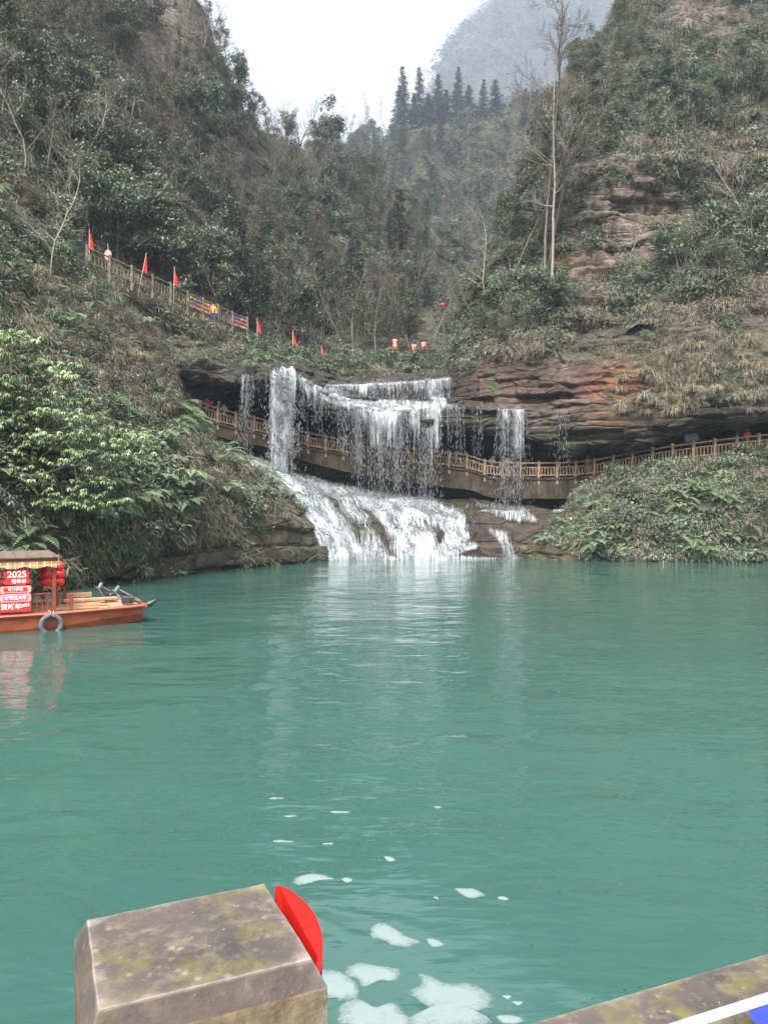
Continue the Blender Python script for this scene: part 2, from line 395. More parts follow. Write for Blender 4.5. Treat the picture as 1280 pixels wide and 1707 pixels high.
Wd = cr1(np.array(WP), 160, 0)
for i, p in enumerate(Wd):
    tan = Wd[min(i + 1, 159)] - Wd[max(i - 1, 0)]; tan[2] = 0; tan /= np.linalg.norm(tan); nrm = np.array((tan[1], -tan[0], 0)); nrm = nrm if nrm[1] < 0 else -nrm
    h = float(np.interp(proj(p)[0], [480, 640], [1.0, 1.55]))
    for (o, z) in ((.35, .0), (.35, -.16), (.27, -.18), (.22, -h), (-6.5, -h), (-6.5, 0.0)): V.append(p + nrm * o + np.array((0, 0, z)))
for i in range(159):
    for k in range(6): Fs.append((i * 6 + k, i * 6 + (k + 1) % 6, i * 6 + 6 + (k + 1) % 6, i * 6 + 6 + k))
mb.add(V, Fs); mb.build('walkway', M_wall, kind='structure', label='tan concrete walkway ledge running behind the waterfall')

# apron of stepped rock below the falls
AP = [
 [(330, 725, 58), (390, 742, 58), (430, 762, 58), (500, 786, 58.2), (580, 811, 58.4), (660, 822, 58.4), (740, 832, 58.2), (800, 840, 57.6), (870, 843, 57.2), (960, 846, 56), (1030, 846, 54.5)],
 [(340, 735, 54), (400, 757, 54), (432, 772, 54), (500, 800, 54.2), (580, 825, 54.6), (660, 837, 54.8), (740, 845, 55), (790, 853, 54.4), (870, 850, 54.6), (960, 856, 53.4), (1030, 858, 52.4)],
 [(390, 790, 51), (425, 795, 51), (475, 810, 51.4), (535, 828, 51.6), (600, 850, 52), (670, 858, 52.3), (745, 862, 52.5), (785, 878, 51.6), (870, 872, 52.2), (960, 874, 51.8), (1030, 878, 51)],
 [(440, 850, 49.3), (480, 850, 49.5), (510, 855, 49.6), (560, 872, 50), (615, 885, 50.5), (680, 888, 51), (755, 890, 51.2), (790, 903, 50.4), (870, 888, 51), (960, 893, 50.5), (1030, 897, 50)],
 [(500, 900, 48), (520, 900, 48.1), (545, 905, 48.3), (575, 910, 48.7), (620, 915, 49.1), (690, 915, 49.6), (765, 908, 50), (800, 908, 49.9), (870, 905, 50.4), (960, 908, 49.6), (1030, 912, 49)],
 [(520, 0, 47.3, -.3), (535, 0, 47.3, -.3), (552, 0, 47.4, -.3), (580, 0, 47.6, -.3), (625, 0, 48, -.3), (690, 0, 48.4, -.3), (765, 0, 48.8, -.3), (800, 0, 49, -.3), (870, 0, 49.4, -.3), (960, 0, 48.8, -.3), (1030, 0, 48.2, -.3)],
 [(520, 0, 46.8, -1.5), (535, 0, 46.8, -1.5), (552, 0, 46.9, -1.5), (580, 0, 47.1, -1.5), (625, 0, 47.5, -1.5), (690, 0, 48, -1.5), (765, 0, 48.4, -1.5), (800, 0, 48.6, -1.5), (870, 0, 49, -1.5), (960, 0, 48.4, -1.5), (1030, 0, 48, -1.5)]]
def d_apron(G, N):
    G = G.copy(); z = G[..., 2]; px, py = proj(G)
    h = 1.15; q = z / h + .9 * fbm(G * np.array((.25, .25, .05)), 5); s = q - np.floor(q)
    st = np.floor(q) + np.clip((s - .5) * 3.2 + .5, 0, 1) * 1.0
    amt = np.clip((px - 470) / 80, .1, 1) * np.where(px < 780, .5, .8)
    dz = (st - q) * h * amt
    G[..., 2] = z + dz
    G += N * ((fbm(G / 2.2, 13) - .5) * .7 + (fbm(G / .6, 14) - .5) * .14)[..., None]
    return G
def ap_attr(G, N):
    z = G[..., 2] * 0; px, py = proj(G)
    return {'orange': z, 'red': z + .15, 'moss': blob(G, [(610, 880, 30, 40, .8), (600, 850, 50, 15, .6), (780, 850, 40, 12, .8), (950, 870, 80, 15, .7), (880, 900, 40, 20, .4)]), 'wet': np.clip(.55 + .3 * (px < 800), 0, 1) + z}
apron = loft('rock', AP, 300, 150, M_rock, d_apron, ap_attr, kind='structure', label='stepped wet rock shelf under the lower cascade')

LB = [  # left bank
 [(-400, 0, 18, -1.5), (-150, 0, 23, -1.5), (0, 0, 27, -1.5), (120, 0, 30, -1.5), (230, 0, 33, -1.5), (330, 0, 37, -1.5), (430, 0, 41.5, -1.5), (500, 0, 44.5, -1.5), (546, 0, 47, -1.5), (556, 0, 52, -1.5)],
 [(-400, 0, 18.5, .2), (-150, 0, 23.5, .2), (0, 0, 27.5, .2), (120, 0, 30.6, .2), (230, 0, 33.6, .2), (330, 0, 37.6, .2), (430, 0, 42, .2), (500, 0, 45, .2), (545, 0, 47.6, .2), (552, 0, 53, .2)],
 [(-400, 950, 18.6), (-150, 910, 23.8), (0, 890, 28), (120, 885, 31), (230, 883, 34), (330, 878, 38), (425, 866, 42.3), (480, 868, 45.3), (518, 874, 48), (530, 870, 54)],
 [(-400, 800, 20), (-150, 780, 25), (0, 780, 29.5), (120, 790, 32), (230, 795, 35.5), (330, 800, 39.5), (395, 803, 44), (428, 815, 47.3), (462, 830, 50), (474, 826, 56)],
 [(-400, 650, 23), (-150, 660, 27.5), (0, 680, 31), (110, 690, 34), (210, 700, 38), (290, 722, 42), (340, 742, 46), (372, 760, 49.3), (396, 776, 52), (408, 770, 58)],
 [(-400, 500, 26), (-150, 520, 31), (0, 560, 35), (100, 580, 38.5), (180, 600, 42), (245, 622, 46), (280, 645, 49.5), (303, 668, 52.5), (316, 690, 54.5), (330, 695, 60)],
 [(-400, 380, 29), (-150, 400, 34), (0, 450, 39), (80, 470, 43), (145, 500, 47), (200, 530, 50), (240, 560, 52), (262, 590, 54), (280, 610, 56), (290, 620, 62)],
 [(-400, 250, 33), (-150, 270, 39), (0, 320, 45.5), (70, 380, 49), (130, 440, 52), (190, 480, 55), (225, 510, 57), (245, 530, 58.5), (255, 550, 60), (265, 560, 66)]]
def lb_attr(G, N):
    z = G[..., 2]; px, py = proj(G)
    return {'orange': blob(G, [(330, 900, 120, 35, .35)]), 'red': z * 0, 'moss': .35 * (z < 6) + z * 0, 'pale': blob(G, [(470, 880, 120, 60, .45), (330, 930, 120, 40, .4)]), 'wet': np.clip(.6 - .35 * z, .1, 1)}
bank = loft('hill', LB, 320, 200, M_rock, d_rock(.45, .35, .9, 2.2, .14), lb_attr, kind='structure', label='steep left bank of brown rock and earth at the pool edge')

LH = [  # left hill
 [(-400, 420, 40), (-150, 400, 44), (0, 400, 49), (100, 480, 53), (180, 530, 56), (280, 575, 59), (400, 608, 62), (480, 622, 64), (560, 652, 64), (660, 654, 66), (760, 652, 68)],
 [(-400, 60, 40), (-150, 180, 42), (0, 280, 47.5), (75, 370, 50.5), (150, 452, 53.5), (285, 512, 59), (350, 540, 63), (420, 568, 67), (540, 603, 72), (650, 605, 76), (760, 600, 80)],
 [(-400, 50, 43), (-150, 175, 45.5), (0, 278, 50.5), (75, 367, 53.5), (150, 449, 56.5), (285, 509, 62), (350, 537, 66), (420, 565, 70), (540, 600, 75), (650, 600, 80), (760, 596, 84)],
 [(-400, -100, 55), (-150, 0, 58), (0, 180, 61), (90, 270, 63), (190, 350, 67), (290, 420, 74), (370, 460, 80), (450, 490, 88), (540, 520, 95), (650, 535, 105), (760, 540, 115)],
 [(-400, -400, 68), (-150, -250, 72), (0, 0, 77), (100, 110, 79), (200, 200, 84), (290, 275, 91), (370, 330, 98), (450, 370, 106), (540, 400, 118), (650, 430, 135), (760, 450, 150)],
 [(-400, -800, 90), (-150, -600, 95), (0, -350, 100), (150, -200, 103), (255, -60, 106), (335, 20, 110), (385, 145, 116), (438, 225, 124), (525, 262, 142), (600, 300, 160), (700, 350, 180)],
 [(-400, -700, 150), (-150, -500, 150), (0, -250, 150), (150, -100, 150), (240, -20, 150), (320, 60, 155), (370, 180, 160), (430, 250, 165), (520, 290, 190), (600, 330, 210), (700, 380, 230)]]
lhill = loft('hill', LH, 240, 180, M_rock, d_rock(.8, .4, 1.0, 1.7, .3), lambda G, N: {'orange': 0 * G[..., 0], 'red': blob(G, [(275, 70, 55, 100, .35)]), 'moss': .35 + 0 * G[..., 0], 'pale': blob(G, [(275, 70, 60, 110, .8)]), 'wet': .1 + 0 * G[..., 0]}, kind='structure', label='wooded hillside rising on the left of the falls')

RC = [  # right cliff and slope
 [(745, 640, 78), (770, 632, 63), (850, 622, 59.5), (950, 600, 58), (1050, 570, 57.5), (1160, 545, 56), (1300, 520, 55), (1500, 480, 53), (1750, 430, 50)],
 [(760, 560, 80), (790, 545, 66), (860, 540, 63), (950, 530, 61), (1050, 500, 60), (1160, 470, 59), (1300, 440, 58), (1500, 400, 56), (1750, 350, 53)],
 [(810, 450, 84), (835, 440, 71), (880, 435, 68), (950, 440, 64.5), (1050, 430, 63), (1160, 400, 62), (1300, 360, 61.5), (1500, 310, 60), (1750, 250, 58)],
 [(845, 370, 88), (862, 360, 74), (900, 360, 70), (960, 380, 66), (1050, 370, 64.5), (1160, 350, 64), (1300, 320, 64), (1500, 260, 62), (1750, 200, 60)],
 [(880, 280, 92), (895, 270, 78), (930, 268, 72), (990, 275, 67), (1060, 270, 65.5), (1160, 265, 66), (1300, 250, 67), (1500, 200, 66), (1750, 130, 64)],
 [(915, 190, 98), (930, 175, 84), (960, 160, 80), (1010, 165, 78), (1080, 160, 78), (1180, 140, 79), (1300, 120, 80), (1500, 60, 80), (1750, -20, 80)],
 [(1000, 90, 108), (1012, 75, 94), (1040, 60, 91), (1080, 55, 90), (1140, 40, 91), (1220, 15, 92), (1320, -10, 93), (1500, -100, 94), (1750, -200, 94)],
 [(1060, -60, 125), (1075, -80, 108), (1100, -90, 106), (1140, -100, 106), (1200, -110, 107), (1260, -130, 108), (1350, -160, 110), (1500, -260, 112), (1750, -400, 112)],
 [(1090, -300, 160), (1100, -320, 140), (1130, -340, 138), (1170, -350, 138), (1230, -360, 138), (1290, -380, 138), (1380, -410, 138), (1500, -500, 138), (1750, -700, 138)]]
def rc_attr(G, N):
    z = G[..., 2] * 0
    return {'orange': blob(G, [(985, 445, 35, 22, 1), (1110, 350, 40, 30, .7), (1060, 380, 35, 20, .6), (1060, 275, 30, 12, .6), (940, 440, 20, 20, .6)]) + z,
            'red': z, 'pale': blob(G, [(1050, 350, 130, 110, 1), (980, 445, 50, 30, .5), (1165, 30, 70, 50, .8), (1230, 300, 40, 30, .5)]), 'moss': blob(G, [(1100, 480, 200, 40, .4)]), 'wet': z + .12}
rcliff = loft('hill', RC, 260, 260, M_rock, d_rock(2.3, .8, 1.0, 1.7, .4), rc_attr, kind='structure', label='steep right hillside with banded orange and grey rock face')

RB = [  # right lower bank
 [(855, 0, 50, -1.5), (880, 0, 49.2, -1.5), (920, 0, 47.6, -1.5), (1000, 0, 46.6, -1.5), (1100, 0, 46, -1.5), (1200, 0, 45.6, -1.5), (1290, 0, 45.3, -1.5), (1450, 0, 44.5, -1.5), (1700, 0, 43, -1.5)],
 [(868, 0, 50.8, .1), (885, 0, 49.6, .15), (925, 0, 48, .2), (1000, 0, 47, .2), (1100, 0, 46.4, .2), (1200, 0, 46, .2), (1290, 0, 45.7, .2), (1450, 0, 45, .2), (1700, 0, 43.4, .2)],
 [(880, 906, 52), (900, 904, 50.4), (940, 900, 48.6), (1005, 890, 47.6), (1100, 880, 47), (1200, 870, 46.6), (1290, 865, 46.3), (1450, 855, 45.6), (1700, 840, 44)],
 [(930, 868, 54), (948, 862, 52.5), (970, 855, 51), (1020, 835, 49.5), (1100, 820, 48.4), (1200, 805, 47.8), (1290, 795, 47.3), (1450, 780, 46.4), (1700, 760, 44.8)],
 [(968, 815, 55.6), (978, 808, 54.6), (1000, 798, 53.6), (1040, 788, 52.6), (1100, 777, 51.4), (1200, 764, 50.2), (1290, 755, 49), (1450, 740, 47.4), (1700, 720, 45.8)],
 [(968, 815, 56.6), (978, 810, 55.8), (1000, 801, 54.8), (1040, 792, 53.8), (1100, 781, 52.6), (1200, 768, 51.4), (1290, 760, 50.2), (1450, 745, 48.6), (1700, 724, 47)]]
def rb_attr(G, N):
    z = G[..., 2]
    return {'orange': blob(G, [(920, 915, 60, 14, .3)]), 'red': .25 + z * 0, 'moss': .5 + z * 0, 'wet': np.clip(.5 - .1 * z, 0, 1)}
rbank = loft('hill', RB, 220, 110, M_rock, d_rock(.4, .3, .7, 2, .12), rb_attr, kind='structure', label='bushy right bank below the walkway at the pool edge')

CH = [
 [(440, 520, 105), (520, 530, 112), (600, 540, 118), (700, 545, 122), (800, 540, 120), (900, 520, 112), (1000, 500, 105)],
 [(440, 440, 135), (520, 430, 145), (600, 420, 152), (700, 420, 155), (800, 410, 152), (900, 400, 145), (1000, 380, 135)],
 [(460, 340, 170), (540, 320, 180), (620, 310, 186), (710, 300, 190), (800, 290, 190), (900, 280, 180), (1000, 260, 170)],
 [(480, 275, 205), (560, 262, 215), (640, 240, 222), (715, 205, 228), (790, 195, 232), (880, 170, 230), (1000, 150, 220)],
 [(480, 300, 260), (560, 290, 270), (640, 270, 280), (715, 240, 290), (790, 225, 290), (880, 200, 290), (1000, 180, 290)]]
CH = [[(a, b_, Y * (1.15 if k == 0 else 1.5)) for a, b_, Y in r_] for k, r_ in enumerate(CH)]
chill = loft('hill', CH, 120, 90, M_soil, d_soil(4.5, 20, .9), kind='structure', label='hazy wooded valley slope beyond the waterfall')
FM = [
 [(600, 420, 330), (680, 400, 350), (760, 380, 370), (850, 360, 380), (950, 340, 380), (1050, 320, 370), (1200, 300, 350), (1350, 280, 340)],
 [(640, 260, 380), (710, 240, 390), (780, 230, 400), (860, 220, 410), (950, 200, 410), (1050, 190, 400), (1200, 170, 390), (1350, 150, 380)],
 [(690, 200, 430), (745, 160, 430), (790, 130, 435), (860, 100, 440), (950, 70, 440), (1050, 60, 440), (1200, 40, 430), (1350, 20, 420)],
 [(728, 170, 470), (746, 100, 460), (778, 48, 465), (832, 2, 470), (920, -60, 475), (1040, -140, 480), (1200, -200, 480), (1350, -220, 480)],
 [(790, 150, 560), (800, 100, 560), (830, 60, 560), (880, 20, 560), (950, -40, 560), (1060, -120, 560), (1200, -170, 560), (1350, -200, 560)]]
FM = [[(a, b_, Y * 2.7) for a, b_, Y in r_] for r_ in FM]
fmount = loft('mountain', FM, 140, 110, M_soil, d_soil(20, 90, 5), kind='structure', label='pale blue hazy mountain slope far behind the valley')

# ------------------------------------------------------------------ pool water
def water_mat():
    b = NB('teal_pool_water'); c = b.coord((1, 1, 1))
    n1 = b.noise(.22, c, 2, .5, .3); n2 = b.noise(.9, b.coord((.8, 1.3, 1)), 3, .5, .6); n3 = b.noise(3.6, b.coord((.5, 1.7, 1)), 3, .55, .3)
    h = b.math('ADD', b.math('MULTIPLY', n1, 1.3), b.math('ADD', b.math('MULTIPLY', n2, .42), b.math('MULTIPLY', n3, .075)))
    n5 = b.noise(.08, c, 3, .5)
    col = b.ramp(n5, [(.3, (.026, .074, .061)), (.7, (.034, .091, .075))])
    return b.done(b.bsdf(col, .03, 1.0, b.bump(h, .6, .22), IOR=1.33))
M_water = water_mat()
me = mesh_np('water', [(-400, -60, 0), (500, -60, 0), (500, 64, 0), (-400, 64, 0)], np.array([[0, 1, 2, 3]]), M_water)
obj('water', me, kind='structure', label='calm teal green pool water with small ripples')
me = mesh_np('ground', [(-900, -200, -3), (900, -200, -3), (900, 2000, -3), (-900, 2000, -3)], np.array([[0, 1, 2, 3]]), M_soil)
obj('ground', me, kind='structure', label='valley ground under the pool and hills')
# ------------------------------------------------------------------ foliage primitives (numpy)
def rv(rng, n):
    v = rng.normal(size=(n, 3)); return v / np.linalg.norm(v, axis=1, keepdims=True)
def nz(v): return v / (np.linalg.norm(v, axis=-1, keepdims=True) + 1e-9)
def leaves(p, d, nrm, l, w, fold=.12, droop=.15):
    """kite leaves: p base (n,3), d axis, nrm face normal, l, w (n,)"""
    n = len(p); l = np.broadcast_to(l, n)[:, None]; w = np.broadcast_to(w, n)[:, None]
    d = nz(d); s = nz(np.cross(d, nrm)); u = np.cross(s, d)
    A = p; B = p + d * l * .45 + s * w * .5 + u * w * fold; T = p + d * l - u * l * droop; D = p + d * l * .45 - s * w * .5 + u * w * fold
    V = np.stack([A, B, T, D], 1).reshape(-1, 3); Q = np.arange(4 * n).reshape(n, 4)
    return V, Q
def join(parts):
    Vs, Qs, b = [], [], 0
    for V, Q in parts:
        Vs.append(V); Qs.append(Q + b); b += len(V)
    return np.concatenate(Vs), np.concatenate(Qs)
def tubes(segs, sides=4):
    """segs: list of (p0,p1,r0,r1)"""
    a = np.array([s[0] for s in segs], float); b = np.array([s[1] for s in segs], float); r0 = np.array([s[2] for s in segs]); r1 = np.array([s[3] for s in segs])
    d = nz(b - a); ref = np.where(np.abs(d[:, 2:3]) < .9, np.array([[0, 0, 1.]]), np.array([[1., 0, 0]])); s = nz(np.cross(d, ref)); u = np.cross(s, d)
    n = len(a); t = np.arange(sides) * 2 * np.pi / sides
    off = s[:, None] * np.cos(t)[None, :, None] + u[:, None] * np.sin(t)[None, :, None]
    R0 = a[:, None] - d[:, None] * r0[:, None, None] * .3 + off * r0[:, None, None]; R1 = b[:, None] + off * r1[:, None, None]
    V = np.concatenate([R0, R1], 1).reshape(-1, 3)
    k = np.arange(sides); q = np.stack([k, (k + 1) % sides, (k + 1) % sides + sides, k + sides], 1)
    Q = (q[None] + (np.arange(n) * 2 * sides)[:, None, None]).reshape(-1, 4)
    return V, Q
def grow(rng, H, r0, kids=(10, 6, 5), lens=(.42, .5, .5), ang=(55, 45, 45), start=.3, wander=.10, up=.25, steps=(9, 5, 4, 3), lean=0, rmin=.004, taper=1.0):
    """recursive tree skeleton -> segments, tips[(pos,dir)]"""
    segs, tips = [], []
    def br(p, d, L, r, lev):
        n = steps[lev]; sl_ = L / n; pts = [p]; ds = []
        for i in range(n):
            d = d + rng.normal(size=3) * wander * (1 + .5 * lev); d[2] += up * (.15 if lev == 0 else .22) ; d = d / np.linalg.norm(d)
            q = p + d * sl_; ra = r * (1 - i / n * .8 * taper) ; rb = r * (1 - (i + 1) / n * .8 * taper)
            segs.append((p, q, max(ra, rmin), max(rb, rmin * .75))); p = q; pts.append(p); ds.append(d)
        if lev >= len(kids): tips.append((p, d)); return
        nk = kids[lev]
        for k in range(nk):
            t = (start if lev == 0 else .2) + (1 - (start if lev == 0 else .2)) * (k + rng.random()) / nk
            f = t * n; i = min(int(f), n - 1); q = pts[i] + (pts[i + 1] - pts[i]) * (f - i); dd = ds[i]
            a = math.radians(ang[lev] * rng.uniform(.7, 1.2)); s = rv(rng, 1)[0]; s = s - dd * s.dot(dd); s /= np.linalg.norm(s)
            nd = dd * math.cos(a) + s * math.sin(a)
            LL = (H if lev == 0 else L) * lens[lev] * (1 - .55 * t if lev == 0 else 1 - .35 * t) * rng.uniform(.7, 1.15)
            br(q, nd, LL, r * (1 - .8 * t) * .55 + .002, lev + 1)
        if lev > 0: tips.append((p, d))
    d0 = np.array((lean, 0, 1.)); d0 /= np.linalg.norm(d0)
    br(np.zeros(3) - np.array((0, 0, .5)), d0, H, r0, 0)
    return segs, tips
def crown_from_tips(rng, tips, per, rad, ll, lw, flat=.6, updir=.5):
    tp = np.array([t[0] for t in tips]); n = len(tp); tone_c = rng.random(n)
    c = np.repeat(tp, per, 0); off = rv(rng, n * per) * (rng.random(n * per) ** .45)[:, None] * rad * rng.uniform(.6, 1.25, n).repeat(per)[:, None]; off[:, 2] *= flat
    p = c + off; out = nz(off + np.array((0, 0, updir * rad)))
    d = nz(rv(rng, n * per) * .9 + out * .8 + np.array((0, 0, -.25))); nr = nz(out + rv(rng, n * per) * .5 + np.array((0, 0, .6)))
    V, Q = leaves(p, d, nr, ll * rng.uniform(.6, 1.25, n * per), lw * rng.uniform(.7, 1.2, n * per))
    tone = np.clip(.5 * tone_c.repeat(per) + .5 * rng.random(n * per) + (rng.random(n * per) > .95) * .2, 0, 1)
    return V, Q, tone

PROTO = {}
def hide_far(o): pass
def tree_parts(segs, crown, mbark, mleaf, sides=4):
    t = mesh_np('trunk', *tubes(segs, sides), mbark); c = None
    if crown is not None: c = mesh_np('crown', crown[0], crown[1], mleaf, {'tone': ('FACE', crown[2])})
    return t, c
R = np.random.default_rng(11)
def make_evergreen(seed, H=7, per=34, rad=.75, ll=.34, lw=.15, wide=1.0, mleaf=None, kids=(11, 5), start=.22):
    r = np.random.default_rng(seed)
    segs, tips = grow(r, H, .13 * H / 7, kids, (.42 * wide, .55), (62, 50), start, .10, .25, (8, 5, 4))
    return tree_parts(segs, crown_from_tips(r, tips, per, rad, ll, lw), M_bark, mleaf or M_ever)
def make_bare(seed, H=8, kids=(12, 6, 5), lens=(.42, .5, .5), mb_=None, leafy=0, start=.3, r0=.11, up=.3, wander=.1, ang=(50, 42, 42), rmin=.006):
    r = np.random.default_rng(seed)
    segs, tips = grow(r, H, r0, kids, lens, ang, start, wander, up, rmin=rmin)
    cr = None
    if leafy: cr = crown_from_tips(r, tips, leafy, .35, .17, .09)
    return tree_parts(segs, cr, mb_ or M_twig, M_dryleaf, 3)
def make_conifer(seed, H=11, W_=2.2, n=34):
    r = np.random.default_rng(seed); segs = [((0, 0, -.5), (0, 0, H * .5), .17, .1), ((0, 0, H * .5), (0, 0, H), .1, .02)]
    ps, ds, ns, ls = [], [], [], []
    for k in range(n):
        t = (k + r.random()) / n; z = H * (.1 + .9 * t); L = W_ * (1 - t) ** .75 * r.uniform(.55, 1.15) + .15
        for j in range(6):
            a = r.random() * 6.28; d = np.array((math.cos(a), math.sin(a), r.uniform(-.05, .35))); q0 = np.array((0, 0, z)); Lj = L * r.uniform(.6, 1.1)
            q1 = q0 + d * Lj; q1[2] -= .12 * Lj; segs.append((q0, q1, .025, .008))
            m = 4 + int(Lj * 7)
            for i in range(m):
                f = (i + .6) / m; p = q0 + (q1 - q0) * f; sd = rv(r, 1)[0]; dd = d * .6 + sd * .8; dd[2] -= .35
                ps.append(p); ds.append(dd); ns.append((0, 0, 1) + sd * .3); ls.append(r.uniform(.3, .6) * (1 - .3 * t))
    ps = np.array(ps); V, Q = leaves(ps, np.array(ds), nz(np.array(ns)), np.array(ls), np.array(ls) * .34, .1, .25)
    return tree_parts(segs, (V, Q, r.random(len(ps))), M_bark, M_conif)
def reg(kind, parts, name, cat):
    PROTO.setdefault(kind, []).append((parts, name, cat))
for s in range(4): reg('ever', make_evergreen(20 + s), 'evergreen_tree', 'tree')
for s in range(3): reg('olive', make_evergreen(40 + s, 7, 30, .8, .30, .12, .9, M_olive), 'olive_green_tree', 'tree')
for s in range(5): reg('bare', make_bare(60 + s), 'bare_tree', 'tree')
for s in range(3): reg('sparse', make_bare(70 + s, leafy=7), 'sparse_tree', 'tree')
for s in range(3): reg('conifer', make_conifer(80 + s), 'conifer_tree', 'tree')
for s in range(2): reg('slim', make_bare(90 + s, 11, (12, 5), (.14, .5), M_pale, 3, .55, .09, .1), 'slim_tree', 'tree')
def shrub_mesh(seed, n=38, per=26, R0=.75, ll=.17, lw=.08, flat=.75):
    r = np.random.default_rng(seed); tips = [(q * np.array((1, 1, .8)) * R0 * r.uniform(.5, 1) + np.array((0, 0, R0 * .35)), q) for q in rv(r, n)]
    return crown_from_tips(r, tips, per, .28 * R0 / .75, ll, lw, flat)
def make_shrub(seed, mleaf, **kw):
    V, Q, t = shrub_mesh(seed, **kw); r = np.random.default_rng(seed)
    segs = [((0, 0, -.4), tuple(q * .6 + np.array((0, 0, .2))), .03, .01) for q in rv(r, 9)]
    return mesh_np('stem', *tubes(segs, 3), M_bark), mesh_np('foliage', V, Q, mleaf, {'tone': ('FACE', t)})
for s in range(3): reg('shrub', make_shrub(100 + s, M_ever), 'leafy_shrub', 'shrub')
for s in range(2): reg('shrubo', make_shrub(110 + s, M_olive), 'olive_shrub', 'shrub')
for s in range(2): reg('dryshrub', make_shrub(120 + s, M_dryleaf, n=40, per=20, ll=.12, lw=.05), 'dry_brown_shrub', 'shrub')
def frond(r, base, az, L, up0=1.1, pairs=16, pl=.24):
    t = np.linspace(0, 1, pairs + 1)[1:]; el = up0 - t * (1.9 + r.uniform(-.2, .3))
    dl = L / pairs; hd = np.array((math.cos(az), math.sin(az), 0)); dirs = np.cos(el)[:, None] * hd + np.sin(el)[:, None] * np.array((0, 0, 1.))
    pts = base + np.cumsum(dirs * dl, 0); s = np.cross(hd, (0, 0, 1.)); nrm = np.cross(np.broadcast_to(s, dirs.shape), dirs)
    ln = pl * L * np.clip(np.sin(np.pi * (.12 + .85 * t)), .1, 1)
    ps, ds, ns, ls = [], [], [], []
    for sg in (-1, 1):
        ps.append(pts); ds.append(s * sg + dirs * .35 - nrm * .12); ns.append(nrm); ls.append(ln)
    ps, ds, ns, ls = map(np.concatenate, (ps, ds, ns, ls))
    A = leaves(ps, ds, ns, ls, np.full(len(ls), dl * .85), .05, .1)
    rp = np.concatenate([[base], pts]); B = tubes([(rp[i], rp[i + 1], .008, .006) for i in range(len(rp) - 1)], 3)
    return A, B
def make_fern(seed, nf=8, L=1.0):
    r = np.random.default_rng(seed); A = []; B = []
    for k in range(nf):
        a, b = frond(r, np.zeros(3), 6.283 * (k + r.random() * .7) / nf, L * r.uniform(.7, 1.15), r.uniform(.7, 1.3)); A.append(a); B.append(b)
    V, Q = join(A); t = np.repeat(r.uniform(.2, .9, nf), 32) * .7 + r.random(len(Q)) * .3
    V2, Q2 = join(B)
    return mesh_np('stem', V2, Q2, M_fern, {'tone': ('FACE', np.full(len(Q2), .35))}), mesh_np('frond', V, Q, M_fern, {'tone': ('FACE', t)})
for s in range(3): reg('fern', make_fern(130 + s), 'fern', 'fern')
def make_grass(seed, n=110, L=.9, mat=None, hang=1.0):
    r = np.random.default_rng(seed); az = r.random(n) * 6.283; LL = L * r.uniform(.5, 1.15, n); hd = np.stack([np.cos(az), np.sin(az), az * 0], 1)
    el = r.uniform(.5, 1.4, n); P0 = hd * (r.random(n) * .12)[:, None]; parts = []; w = .018
    s = np.stack([-np.sin(az), np.cos(az), az * 0], 1)
    pts = [P0]
    for k in range(4):
        d = hd * np.cos(el)[:, None] + np.array((0, 0, 1.)) * np.sin(el)[:, None]; pts.append(pts[-1] + d * (LL / 4)[:, None]); el = el - r.uniform(.4, .95, n) * hang
    for k in range(4):
        w0 = w * (1 - k * .22); w1 = w * (1 - (k + 1) * .22)
        V = np.stack([pts[k] - s * w0, pts[k] + s * w0, pts[k + 1] + s * w1, pts[k + 1] - s * w1], 1).reshape(-1, 3); parts.append((V, np.arange(4 * n).reshape(n, 4)))
    V, Q = join(parts)
    return (mesh_np('grass_tuft', V, Q, mat or M_straw, {'tone': ('FACE', np.tile(r.random(n), 4))}),)
for s in range(3): reg('grass', make_grass(140 + s), 'grass_tuft', 'grass tuft')
for s in range(2): reg('greengrass', make_grass(150 + s, mat=M_fern, L=1.0), 'green_grass_tuft', 'grass tuft')

FIRST = {}
def place(kind, loc, label, group, scale=1, rz=None, idx=None, rng=R, tilt=None):
    ps = PROTO[kind]; i = int(rng.integers(len(ps))) if idx is None else idx; parts, name, cat = ps[i]
    rz = rng.random() * 6.283 if rz is None else rz; tl = tilt or (rng.normal() * .05, rng.normal() * .05)
    if len(parts) == 1:
        o = obj(name, parts[0]); o.location = loc; o.rotation_euler = (tl[0], tl[1], rz); o.scale = (scale,) * 3; o['category'] = cat
    else:
        o = empty(name, loc, label, cat, group, rz, 1); o.rotation_euler = (tl[0], tl[1], rz)
        o.scale = (scale * rng.uniform(.9, 1.1), scale * rng.uniform(.9, 1.1), scale) if not hasattr(scale, '__len__') else scale
        for m in parts:
            if m is not None: obj(m.name.split('.')[0], m, o)
    o['label'] = label; o['group'] = group
    return o

